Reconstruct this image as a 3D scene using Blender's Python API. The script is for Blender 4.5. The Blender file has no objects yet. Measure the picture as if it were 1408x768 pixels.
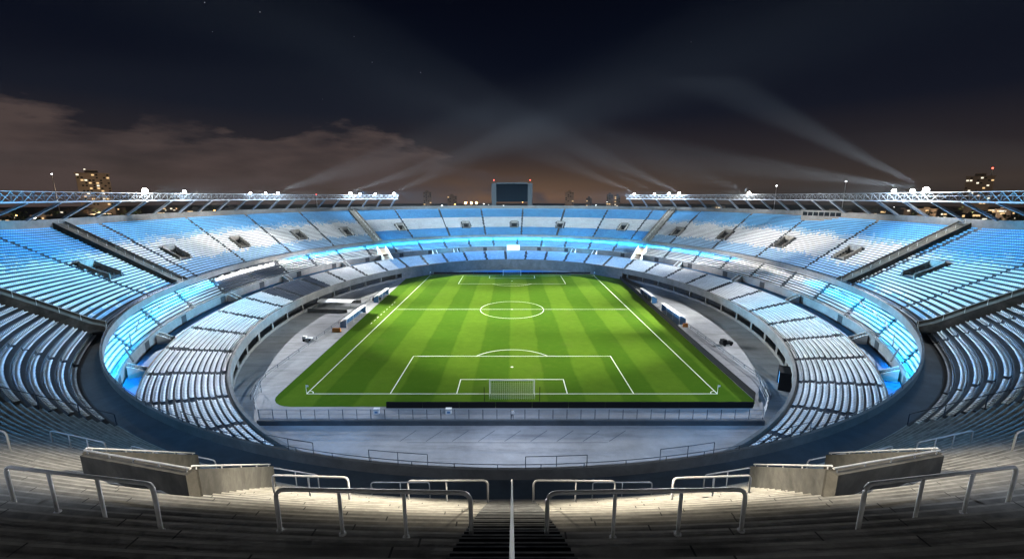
import bpy, math, random
import numpy as np
random.seed(7); rng = np.random.default_rng(7)
sc = bpy.context.scene
COL = sc.collection
R = math.radians
# ------------------------------------------------------------------ camera model (used to lay out from measured angles)
FOC, TILT, CH, CYW = 568.0, R(11.25), 31.9, -115.9
def proj(X, Y, Z):
    d = Y - CYW; u = Z - CH
    zc = d*math.cos(TILT) - u*math.sin(TILT); v = -(u*math.cos(TILT) + d*math.sin(TILT))
    return 704 + FOC*X/zc, 384 + FOC*v/zc, zc
def ray(px, py):
    u = (px-704)/FOC; v = -(py-384)/FOC
    return np.array([u, math.cos(TILT)+v*math.sin(TILT), v*math.cos(TILT)-math.sin(TILT)])
def on_plane(px, py, z=0.0):
    r = ray(px, py); t = (z-CH)/r[2]
    return np.array([r[0]*t, CYW+r[1]*t, z])
# ------------------------------------------------------------------ stadium bowl rings (half width, centre y, far and near half length)
RING = dict(A=(57.4,-6,71,74), B=(58.6,-6,75,75), C=(68.5,-5,87,87), D=(73,-2,90.5,90.5), E=(86.5,11,102.5,102.5),
            F=(84,12,100,100), G=(112,24,117,146), H=(105.5,22.5,112.5,136))
def rp(r, p, off=0.0):
    a, c, bf, bn = RING[r]; p = R(p); s = math.sin(p)
    return np.array([(a+off)*math.cos(p), c+((bf if s > 0 else bn)+off)*s])
def sm(a, b, x):
    t = min(1, max(0, (x-a)/(b-a))); return t*t*(3-2*t)
S0 = .075
def nearw(p): return sm(.3, 1, -math.sin(R(p)))
def up_xy(p, s):
    s0 = .035+(S0-.035)*sm(.55, .9, nearw(p)); A = rp('F', p); B = rp('G', p); return A+(B-A)*(s0+(1-s0)*s)
def up_z(p, s):
    w = nearw(p); z1 = 24.9+w*9.3
    return 10.9+(z1-10.9)*(s+.2*w*s*(1-s))
def mid_xy(p, s):
    A = rp('D', p, .5); B = rp('E', p); return A+(B-A)*s
def mid_z(p, s): return 7.3+2.3*s
def low_xy(p, s):
    A = rp('B', p, .5); B = rp('C', p); return A+(B-A)*s
def low_z(p, s): return 3.9+2.5*s
def inv_up(X, Y):
    lo, hi = -.3, 1.3
    F, G = RING['F'], RING['G']
    for _ in range(40):
        m = (lo+hi)/2; k = S0+(1-S0)*m
        a = F[0]+(G[0]-F[0])*k; c = F[1]+(G[1]-F[1])*k
        b = (F[2]+(G[2]-F[2])*k) if Y > c else (F[3]+(G[3]-F[3])*k)
        if (X/a)**2+((Y-c)/b)**2 > 1: lo = m
        else: hi = m
    p = math.degrees(math.atan2((Y-c)/b, X/a))
    return p % 360, m
N_NEAR, N_UP, N_MID, N_LOW = 54, 30, 9, 13
def tread_near(X, Y):
    p, s = inv_up(X, Y); i = math.floor(s*N_NEAR)
    return up_z(p, max(0, min(N_NEAR, i))/N_NEAR)
def deck_hit(px, py):
    r = ray(px, py); t = 4.0
    while t < 60:
        P = np.array([0, CYW, CH])+r*t
        p, s = inv_up(P[0], P[1])
        if s > 0 and P[2] <= up_z(p, s): return P
        t += .02
    return P
# ------------------------------------------------------------------ materials
def nodes(m):
    m.use_nodes = True; nt = m.node_tree; return nt, nt.nodes, nt.links, nt.nodes['Principled BSDF']
def mat(name, col, rough=.7, metal=0., var=.0, scale=1., bump=0., col2=None, spec=.4, stain=0., seam=None):
    m = bpy.data.materials.new(name); nt, n, l, b = nodes(m)
    b.inputs['Roughness'].default_value = rough; b.inputs['Metallic'].default_value = metal
    b.inputs['Specular IOR Level'].default_value = spec
    c = tuple(col)+(1,)
    b.inputs['Base Color'].default_value = c
    if var or col2 or stain:
        g = n.new('ShaderNodeNewGeometry')
        t = n.new('ShaderNodeTexNoise'); t.inputs['Scale'].default_value = scale; t.inputs['Detail'].default_value = 6; t.inputs['Roughness'].default_value = .65
        l.new(g.outputs['Position'], t.inputs['Vector'])
        r = n.new('ShaderNodeValToRGB'); r.color_ramp.elements[0].position = .3; r.color_ramp.elements[1].position = .7
        r.color_ramp.elements[0].color = tuple(x*(1-var) for x in col)+(1,)
        r.color_ramp.elements[1].color = (tuple(col2) if col2 else tuple(min(1, x*(1+var)) for x in col))+(1,)
        l.new(t.outputs['Fac'], r.inputs['Fac'])
        out = r.outputs['Color']
        if stain:
            t2 = n.new('ShaderNodeTexNoise'); t2.inputs['Scale'].default_value = scale*.23; t2.inputs['Detail'].default_value = 9; t2.inputs['Roughness'].default_value = .75
            t2.inputs['Distortion'].default_value = .6
            l.new(g.outputs['Position'], t2.inputs['Vector'])
            r2 = n.new('ShaderNodeValToRGB'); r2.color_ramp.elements[0].position = .40; r2.color_ramp.elements[1].position = .62
            k = 1-stain
            r2.color_ramp.elements[0].color = (k, k, k, 1); r2.color_ramp.elements[1].color = (1, 1, 1, 1)
            l.new(t2.outputs['Fac'], r2.inputs['Fac'])
            mx = n.new('ShaderNodeMix'); mx.data_type = 'RGBA'; mx.blend_type = 'MULTIPLY'; mx.inputs[0].default_value = 1
            l.new(out, mx.inputs[6]); l.new(r2.outputs['Color'], mx.inputs[7]); out = mx.outputs[2]
        l.new(out, b.inputs['Base Color'])
        if bump:
            bp = n.new('ShaderNodeBump'); bp.inputs['Strength'].default_value = bump; bp.inputs['Distance'].default_value = .05
            l.new(t.outputs['Fac'], bp.inputs['Height']); l.new(bp.outputs['Normal'], b.inputs['Normal'])
    return m
def emit(name, col, strength):
    m = bpy.data.materials.new(name); nt, n, l, b = nodes(m)
    b.inputs['Base Color'].default_value = (.1, .1, .1, 1); b.inputs['Emission Color'].default_value = tuple(col)+(1,)
    b.inputs['Emission Strength'].default_value = strength
    m.cycles.emission_sampling = 'NONE'
    return m
M = dict(
    concrete=mat('weathered_concrete', (.34, .325, .30), .9, var=.22, scale=1.6, bump=.25, stain=.45),
    concrete_wall=mat('cast_concrete_wall', (.17, .17, .168), .85, var=.15, scale=.8, stain=.3),
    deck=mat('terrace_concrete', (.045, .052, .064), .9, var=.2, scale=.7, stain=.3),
    nosing=mat('pale_nosing', (.52, .50, .45), .9, var=.25, scale=2.2, stain=.35),
    tread_back=mat('dark_tread_band', (.11, .105, .10), .95, var=.35, scale=1.8, stain=.4),
    joint=mat('dark_joint', (.09, .088, .085), .95),
    stair_edge=mat('pale_stair_edge', (.22, .225, .23), .9, var=.3, scale=3, spec=.1),  # paler strip along each stair edge
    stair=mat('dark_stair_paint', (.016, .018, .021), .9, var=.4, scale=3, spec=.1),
    aged=mat('aged_wall_concrete', (.115, .108, .095), .9, var=.3, scale=1.3, bump=.2, stain=.5),
    gang=mat('blue_walkway_paint', (.055, .072, .09), .8, var=.2, scale=.6, stain=.25),
    apron=mat('apron_asphalt', (.30, .31, .33), .85, var=.16, scale=.25, stain=.22),
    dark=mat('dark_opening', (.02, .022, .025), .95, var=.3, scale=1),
    bluefloor=mat('blue_paint_and_light', (.05, .25, .55), .7, var=.12, scale=.3),  # blue paint, and the blue light on the far goal strip
    white=mat('white_paint', (.78, .79, .8), .5, var=.05, scale=2),
    line=mat('white_line_paint', (.62, .68, .58), .8),
    steel=mat('painted_steel', (.24, .28, .33), .45, metal=.1, var=.1, scale=2),
    strut=mat('strut_paint', (.27, .31, .37), .5, var=.08, scale=1),
    rail=mat('galvanised_rail', (.66, .66, .67), .42, metal=.15, var=.14, scale=5),
    rail_dark=mat('dark_rail_paint', (.05, .07, .10), .5),
    seat_w=mat('white_seat_plastic', (.72, .74, .76), .45, var=.14, scale=.35),
    seat_b=mat('blue_seat_and_wash', (.08, .34, .66), .45, var=.14, scale=.35),  # sky blue plastic; on the sides it also stands for blue light
    seat_p=mat('blue_lit_seat_tint', (.28, .48, .70), .45, var=.14, scale=.35),  # white seats with the blue light on them put into the colour
    seat_d=mat('navy_seat_plastic', (.035, .05, .085), .45, var=.2, scale=.35),
    black=mat('black_board', (.010, .011, .013), .9, spec=.08),
    box=mat('grey_housing', (.07, .075, .085), .6),
    net=mat('net_cord', (.7, .72, .72), .8),
    screen=mat('dark_screen', (.003, .006, .010), .8, spec=.03),
    frame=mat('scoreboard_frame_paint', (.035, .043, .052), .6, var=.1, scale=.3),
    wall_city=mat('city_wall', (.22, .18, .15), .9, var=.25, scale=.08),
    wall_dark=mat('city_dark_wall', (.10, .085, .08), .9, var=.25, scale=.08),
    leaf=mat('leaf', (.045, .075, .03), .8, var=.4, scale=.4),
    trunk=mat('trunk', (.08, .06, .045), .9),
    tarp=mat('white_tarpaulin', (.75, .77, .8), .55, var=.06, scale=1),
    blue=mat('blue_shelter_panel', (.05, .18, .40), .3),
    orange=mat('orange_barrier_plastic', (.7, .25, .04), .5),
    skin=mat('skin', (.45, .28, .2), .6), shirt=mat('pale_shirt', (.6, .62, .65), .8), trouser=mat('dark_trousers', (.03, .035, .05), .8),
    lens=emit('floodlight_glow', (.86, .94, 1.0), 55), lens_warm=emit('floodlight_glow_warm', (1, .95, .84), 55),
    win=emit('lit_window_warm', (1, .66, .30), 1.1), win_w=emit('lit_window_white', (1, .90, .70), 1.3), red=emit('red_beacon', (1, .08, .05), 9),
    sodium=emit('sodium_lamp', (1, .50, .16), 22), lampw=emit('white_lamp', (.95, .97, 1), 16), led=emit('sign_glow', (1, .86, .55), 2.2), ledc=emit('lit_room', (.95, 1, 1), 1.6),
    ground=mat('city_ground', (.03, .03, .032), .95, var=.3, scale=.02),
)
# seam lines and drag marks on the apron, mown stripes on the grass
def grass_mat():
    m = bpy.data.materials.new('mown_grass'); nt, n, l, b = nodes(m)
    b.inputs['Roughness'].default_value = .85; b.inputs['Specular IOR Level'].default_value = .0
    g = n.new('ShaderNodeNewGeometry'); sx = n.new('ShaderNodeSeparateXYZ'); l.new(g.outputs['Position'], sx.inputs[0])
    def math_(op, a, bb, clamp=False):
        if op == 'MULTIPLY_ADD' and isinstance(bb, float) and bb < 1: op = 'MULTIPLY'
        q = n.new('ShaderNodeMath'); q.operation = op; q.use_clamp = clamp
        for i, v in enumerate((a, bb)):
            if isinstance(v, (int, float)): q.inputs[i].default_value = v
            elif v is not None: l.new(v, q.inputs[i])
        return q.outputs[0]
    wob = n.new('ShaderNodeTexNoise'); wob.inputs['Scale'].default_value = .12; l.new(g.outputs['Position'], wob.inputs['Vector'])
    xx = math_('ADD', sx.outputs[0], math_('MULTIPLY', wob.outputs['Fac'], 1.0))
    st = math_('MULTIPLY_ADD', math_('SINE', math_('MULTIPLY', xx, 2*math.pi/12.2), None), 5.0, True)
    s2 = n.new('ShaderNodeMath'); s2.operation = 'MULTIPLY_ADD'; s2.use_clamp = True
    l.new(math_('SINE', math_('MULTIPLY', xx, 2*math.pi/12.2), 0), s2.inputs[0]); s2.inputs[1].default_value = 4; s2.inputs[2].default_value = .5
    s3 = n.new('ShaderNodeMath'); s3.operation = 'MULTIPLY_ADD'; s3.use_clamp = True
    l.new(math_('SINE', math_('MULTIPLY', sx.outputs[1], 2*math.pi/21), 0), s3.inputs[0]); s3.inputs[1].default_value = 3; s3.inputs[2].default_value = .5
    mix = math_('ADD', math_('MULTIPLY', s2.outputs[0], .9), math_('MULTIPLY', s3.outputs[0], .10))
    no = n.new('ShaderNodeTexNoise'); no.inputs['Scale'].default_value = .55; no.inputs['Detail'].default_value = 8; no.inputs['Roughness'].default_value = .7
    l.new(g.outputs['Position'], no.inputs['Vector'])
    fac = math_('ADD', math_('MULTIPLY_ADD', mix, .72), math_('MULTIPLY', math_('SUBTRACT', no.outputs['Fac'], .5), 1.3), True)
    r = n.new('ShaderNodeValToRGB'); r.color_ramp.elements[0].color = (.043, .098, .009, 1); r.color_ramp.elements[1].color = (.078, .142, .014, 1)
    l.new(fac, r.inputs['Fac'])
    # worn, drier turf in patches and in the goalmouths
    n3 = n.new('ShaderNodeTexNoise'); n3.inputs['Scale'].default_value = .09; n3.inputs['Detail'].default_value = 10; n3.inputs['Roughness'].default_value = .72
    l.new(g.outputs['Position'], n3.inputs['Vector'])
    gx = math_('MULTIPLY', sx.outputs[0], .11); ay = math_('MULTIPLY', math_('SUBTRACT', math_('ABSOLUTE', sx.outputs[1], 0), 50.5), .22)
    gm = math_('SUBTRACT', 1.0, math_('ADD', math_('MULTIPLY', gx, gx), math_('MULTIPLY', ay, ay)), True)
    wear = math_('ADD', math_('MULTIPLY', math_('SUBTRACT', n3.outputs['Fac'], .56), 3.0, True), math_('MULTIPLY', gm, math_('MULTIPLY', no.outputs['Fac'], .9)), True)
    mw = n.new('ShaderNodeMix'); mw.data_type = 'RGBA'; l.new(math_('MULTIPLY', wear, .55), mw.inputs[0]); l.new(r.outputs['Color'], mw.inputs[6]); mw.inputs[7].default_value = (.095, .115, .03, 1)
    l.new(mw.outputs[2], b.inputs['Base Color'])
    return m
M['grass'] = grass_mat()
# ------------------------------------------------------------------ mesh builder and object helpers
class MB:
    def __init__(s): s.v = []; s.f = []; s.m = []
    def quad(s, a, b, c, d, mi=0):
        k = len(s.v); s.v += [tuple(a), tuple(b), tuple(c), tuple(d)]; s.f.append((k, k+1, k+2, k+3)); s.m.append(mi)
    def poly(s, pts, mi=0):
        k = len(s.v); s.v += [tuple(p) for p in pts]; s.f.append(tuple(range(k, k+len(pts)))); s.m.append(mi)
    def hexa(s, b4, t4, mi=0):
        k = len(s.v); s.v += [tuple(p) for p in b4]+[tuple(p) for p in t4]
        for f in ((3, 2, 1, 0), (4, 5, 6, 7), (0, 1, 5, 4), (1, 2, 6, 5), (2, 3, 7, 6), (3, 0, 4, 7)):
            s.f.append(tuple(k+i for i in f)); s.m.append(mi)
    def box(s, x0, x1, y0, y1, z0, z1, mi=0):
        s.hexa([(x0, y0, z0), (x1, y0, z0), (x1, y1, z0), (x0, y1, z0)], [(x0, y0, z1), (x1, y0, z1), (x1, y1, z1), (x0, y1, z1)], mi)
    def tube(s, pts, r, n=8, mi=0, r2=None, caps=True):
        pts = [np.array(p, float) for p in pts]; k0 = len(s.v); rings = []
        for i, p in enumerate(pts):
            t = pts[min(i+1, len(pts)-1)]-pts[max(i-1, 0)]; t = t/(np.linalg.norm(t)+1e-9)
            h = np.array([0, 0, 1.]) if abs(t[2]) < .9 else np.array([1., 0, 0])
            u = np.cross(t, h); u /= np.linalg.norm(u); w = np.cross(u, t)
            rr = r if r2 is None else r+(r2-r)*i/(len(pts)-1)
            rings.append(len(s.v))
            for j in range(n):
                a = 2*math.pi*j/n+math.pi/n; s.v.append(tuple(p+rr*(math.cos(a)*u+math.sin(a)*w)))
        for i in range(len(pts)-1):
            for j in range(n):
                a, b = rings[i], rings[i+1]; s.f.append((a+j, a+(j+1) % n, b+(j+1) % n, b+j)); s.m.append(mi)
        if caps:
            s.f.append(tuple(rings[0]+j for j in range(n))[::-1]); s.m.append(mi)
            s.f.append(tuple(rings[-1]+j for j in range(n))); s.m.append(mi)
    def beam(s, a, b, w, h, mi=0):
        a = np.array(a, float); b = np.array(b, float); t = b-a; t /= np.linalg.norm(t)
        u = np.cross(t, (0, 0, 1.)); nu = np.linalg.norm(u); u = u/nu if nu > 1e-6 else np.array([1., 0, 0]); q = np.cross(u, t)
        s.hexa([a-u*w/2-q*h/2, a+u*w/2-q*h/2, a+u*w/2+q*h/2, a-u*w/2+q*h/2], [b-u*w/2-q*h/2, b+u*w/2-q*h/2, b+u*w/2+q*h/2, b-u*w/2+q*h/2], mi)
    def wall(s, P, thick, mi=0):
        """P: list of (x, y, zbottom, ztop); a wall of even thickness along a plan polyline."""
        n = len(P); L = []; Q = []
        for i in range(n):
            a = np.array(P[max(i-1, 0)][:2], float); b = np.array(P[min(i+1, n-1)][:2], float)
            t = b-a; t /= np.linalg.norm(t)+1e-9; o = np.array([-t[1], t[0]])*thick/2
            c = np.array(P[i][:2], float); L.append(c+o); Q.append(c-o)
        k = len(s.v)
        for i in range(n):
            z0, z1 = P[i][2], P[i][3]
            s.v += [(*L[i], z0), (*L[i], z1), (*Q[i], z1), (*Q[i], z0)]
        for i in range(n-1):
            a = k+4*i; b = a+4
            for j in range(4):
                s.f.append((a+j, a+(j+1) % 4, b+(j+1) % 4, b+j)); s.m.append(mi)
        s.f.append((k+3, k+2, k+1, k)); s.m.append(mi)
        e = k+4*(n-1); s.f.append((e, e+1, e+2, e+3)); s.m.append(mi)
    def build(s, name, mats, parent=None, smooth=False):
        if not isinstance(mats, (list, tuple)): mats = [mats]
        me = bpy.data.meshes.new(name); me.from_pydata(s.v, [], s.f)
        for m in mats: me.materials.append(m)
        if len(mats) > 1: me.polygons.foreach_set('material_index', s.m)
        if smooth: me.polygons.foreach_set('use_smooth', [True]*len(s.f))
        me.update()
        return link(name, me, parent)
def link(name, me, parent=None):
    o = bpy.data.objects.new(name, me); COL.objects.link(o)
    if parent is not None:
        o.parent = parent; o.matrix_parent_inverse.identity()
        if parent.get('_off') is not None: pass
    return o
def tag(o, label=None, cat=None, group=None, kind=None):
    if label: o['label'] = label
    if cat: o['category'] = cat
    if group: o['group'] = group
    if kind: o['kind'] = kind
    return o
def thing(name, label, cat, group=None, loc=(0, 0, 0), rz=0.):
    o = bpy.data.objects.new(name, None); COL.objects.link(o); o.location = loc; o.rotation_euler.z = rz
    o.empty_display_size = .5
    return tag(o, label, cat, group)
def copy_tree(o, parent=None):
    c = o.copy(); COL.objects.link(c); c.parent = parent
    for ch in [x for x in bpy.data.objects if x.parent == o]: copy_tree(ch, c)
    return c
def frange(a, b, step):
    n = max(1, int(round(abs(b-a)/step))); return [a+(b-a)*i/n for i in range(n+1)]
# ------------------------------------------------------------------ the setting: ground, apron, pitch
def disc(name, r, z, m, n=96, cx=0, cy=0, ry=None):
    mb = MB(); mb.poly([(cx+r*math.cos(2*math.pi*i/n), cy+(ry or r)*math.sin(2*math.pi*i/n), z) for i in range(n)])
    o = mb.build(name, m); o['kind'] = 'structure'; return o
disc('ground', 2150, -1.2, M['ground'])
def apron_mat():
    m = M['apron']; nt = m.node_tree; n, l = nt.nodes, nt.links; b = n['Principled BSDF']
    src = b.inputs['Base Color'].links[0].from_socket
    g = n.new('ShaderNodeNewGeometry')
    mp = n.new('ShaderNodeMapping'); mp.inputs['Scale'].default_value = (.12, .9, 1); mp.inputs['Rotation'].default_value = (0, 0, .5)
    l.new(g.outputs['Position'], mp.inputs['Vector'])
    t = n.new('ShaderNodeTexNoise'); t.inputs['Scale'].default_value = .7; t.inputs['Detail'].default_value = 10; t.inputs['Roughness'].default_value = .7
    l.new(mp.outputs[0], t.inputs['Vector'])
    r = n.new('ShaderNodeValToRGB'); r.color_ramp.elements[0].position = .36; r.color_ramp.elements[1].position = .5
    r.color_ramp.elements[0].color = (.72, .72, .73, 1); r.color_ramp.elements[1].color = (1, 1, 1, 1)
    l.new(t.outputs['Fac'], r.inputs['Fac'])
    mx = n.new('ShaderNodeMix'); mx.data_type = 'RGBA'; mx.blend_type = 'MULTIPLY'; mx.inputs[0].default_value = 1
    l.new(src, mx.inputs[6]); l.new(r.outputs['Color'], mx.inputs[7]); l.new(mx.outputs[2], b.inputs['Base Color'])
apron_mat()
disc('apron_pavement', 66, 0, M['apron'], cy=-6, ry=84)
mb = MB()
pts = []
for cx, cy, a0 in ((41, 53.0, 0), (-40.5, 53.0, 90), (-34.4, -52.6, 180), (36.6, -54.4, 270)):
    rr = 4.2 if a0 in (180,) else 2.2
    for k in range(7):
        a = R(a0+15*k); pts.append((cx+rr*math.cos(a)+(1.6 if a0 == 0 or a0 == 270 else 0)*0, cy+rr*math.sin(a), .02))
mb.poly(pts); o = mb.build('pitch', M['grass']); o['kind'] = 'structure'
# strip behind the far goal, the blue light on it put into its colour
mb = MB(); far = [(rp('A', p)[0], rp('A', p)[1]) for p in frange(40, 140, 2)]
mb.poly([(x, max(y, 56.2), .012) for x, y in far]); o = mb.build('blue_floor', M['bluefloor']); o['kind'] = 'structure'
mb = MB(); zl = .024
def ln(x0, y0, x1, y1, w=.16):
    a = np.array([x0, y0]); b = np.array([x1, y1]); t = (b-a)/np.linalg.norm(b-a); o_ = np.array([-t[1], t[0]])*w/2; a = a-t*w/2; b = b+t*w/2
    mb.quad((*(a-o_), zl), (*(b-o_), zl), (*(b+o_), zl), (*(a+o_), zl))
def arc(cx, cy, r, a0, a1, w=.16, n=48):
    for i in range(n):
        a, b = R(a0+(a1-a0)*i/n), R(a0+(a1-a0)*(i+1)/n)
        mb.quad(*[(cx+q*math.cos(t), cy+q*math.sin(t), zl) for q, t in ((r-w/2, a), (r+w/2, a), (r+w/2, b), (r-w/2, b))])
W = .105
e = W/2
ln(-34, -52.5, 34, -52.5); ln(-34, 52.5, 34, 52.5)
ln(-34, -52.5+W, -34, 52.5-W); ln(34, -52.5+W, 34, 52.5-W); ln(-34+W, 0, 34-W, 0)
for sg in (-1, 1):
    y0 = sg*52.5
    for hw, dp in ((20.16, 16.5), (9.16, 5.5)):
        y1 = y0-sg*dp
        ln(-hw, y1, hw, y1)
        for sx in (-1, 1): ln(sx*hw, y0-sg*W, sx*hw, y1+sg*W)
    b0 = math.degrees(math.asin(5.5/9.15))+.6
    arc(0, y0-sg*11, 9.15, (b0 if sg < 0 else b0+180), (180-b0 if sg < 0 else 360-b0))
    for sx in (-1, 1): arc(sx*34, y0, 1, {(-1, -1): 5, (1, -1): 95, (1, 1): 185, (-1, 1): 275}[(sx, sg)], {(-1, -1): 85, (1, -1): 175, (1, 1): 265, (-1, 1): 355}[(sx, sg)], .12, 10)
    zz = MB(); arc(0, y0-sg*11, .16, 0, 360, .2, 12)
arc(0, 0, 9.15, 2, 178); arc(0, 0, 9.15, 182, 358); arc(0, 0, .9*.2, 0, 360, .2, 12)
for k in range(9): ln(-36.3, -14+2.7*k, -36.3, -13+2.7*k, .12)
o = mb.build('pitch_markings', M['line']); o['kind'] = 'structure'
# dark joints marking out bays on the near apron
mb = MB(); zl = .006
for k in range(9):
    a = on_plane(572+k*36, 591.5); b = on_plane(572+k*36-22, 606); ln(a[0], a[1], b[0], b[1], .10)
a = on_plane(560, 608); b = on_plane(835, 608); ln(a[0], a[1], b[0], b[1], .10)
o = mb.build('bay_markings', M['rail_dark']); o['kind'] = 'structure'
# ------------------------------------------------------------------ terraces
DIV = (220.4, 196.4, 138.2)
VOM_L = [(202.5, .36), (188.5, .36), (174.0, .365), (158.0, .37), (145.0, .35)]
VOM_F = [(127.5, .355), (105.5, .37), (89.5, .36), (73.5, .37), (52.5, .355)]
VOM_N = [(232.0, .335)]
STEP = .75
VOMS = {}
def add_voms():
    for p, s in VOM_L+VOM_N: VOMS[p] = s; VOMS[180-p] = s
    for p, s in VOM_F: VOMS[p] = s
add_voms()
def vom_range(p, s):
    c = round(p/STEP)*STEP
    i0 = int(round(s*N_UP))-2
    return c-1.5*STEP, c+1.5*STEP, i0, i0+5
VR = [vom_range(p, s) for p, s in VOMS.items()]
def in_vom(p, i):
    q = p % 360; q2 = q-360 if q > 270 else q
    for a, b, i0, i1 in VR:
        if (a < q2 < b) and i0 <= i < i1: return True
    return False
def terrace(mb, xy, zf, N, phis, hole=None, mi=0, mi2=0):
    cols = [[xy(p, i/N) for i in range(N+1)] for p in phis]
    zz = [[zf(p, i/N) for i in range(N+1)] for p in phis]
    for c in range(len(phis)-1):
        pm = (phis[c]+phis[c+1])/2
        for i in range(N):
            a, b = cols[c], cols[c+1]
            if not (hole and hole(pm, i)):
                mb.quad((*a[i], zz[c][i]), (*b[i], zz[c+1][i]), (*b[i+1], zz[c+1][i]), (*a[i+1], zz[c][i]), mi)
                if i < N-1: mb.quad((*a[i+1], zz[c][i]), (*b[i+1], zz[c+1][i]), (*b[i+1], zz[c+1][i+1]), (*a[i+1], zz[c][i+1]), mi2)
def ringwall(mb, fn, phis, z0, z1, thick, mi=0):
    P = []
    for p in phis:
        x, y = fn(p); P.append((x, y, z0(p) if callable(z0) else z0, z1(p) if callable(z1) else z1))
    mb.wall(P, thick, mi)
def ringfloor(mb, f0, f1, phis, z, mi=0):
    for a, b in zip(phis, phis[1:]): mb.quad((*f0(a), z), (*f0(b), z), (*f1(b), z), (*f1(a), z), mi)
def railing(mb, pts, h, r=.03, post=2.4, mid=True, n=6):
    pts = [np.array(p, float) for p in pts]
    mb.tube([p+(0, 0, h) for p in pts], r, n)
    if mid: mb.tube([p+(0, 0, h*.5) for p in pts], r*.7, n)
    acc = 0
    for i, p in enumerate(pts):
        if i: acc += np.linalg.norm(p-pts[i-1])
        if i == 0 or acc >= post or i == len(pts)-1:
            mb.tube([p, p+(0, 0, h)], r, n); acc = 0
def phistep(a, b): return frange(a, b, STEP)
SECT = [
 ('near', 244.5, 295.5, 'bare concrete terrace steps of the upper tier in front of the viewer, crossed by handrails'),
 ('L0', 220.5, 244.5, 'left upper seating block between the bare concrete steps and the nearest left walkway ramp'),
 ('L1', 196.5, 220.5, 'left upper seating block between the nearest and the second left walkway ramps, blue lit'),
 ('L2', 138.0, 196.5, 'long left upper seating block with four vomitories between second ramp and far left corner ramp'),
 ('far', 42.0, 138.0, 'upper seating block behind the far goal with blue, white and blue bands of seats'),
 ('R2', -16.5, 42.0, 'long right upper seating block with four vomitories, press cabin standing at its rim'),
 ('R1', -40.5, -16.5, 'right upper seating block between the nearest and the second right walkway ramps, blue lit'),
 ('R0', -64.5, -40.5, 'right upper seating block between the bare concrete steps and the nearest right walkway ramp'),
]
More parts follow.
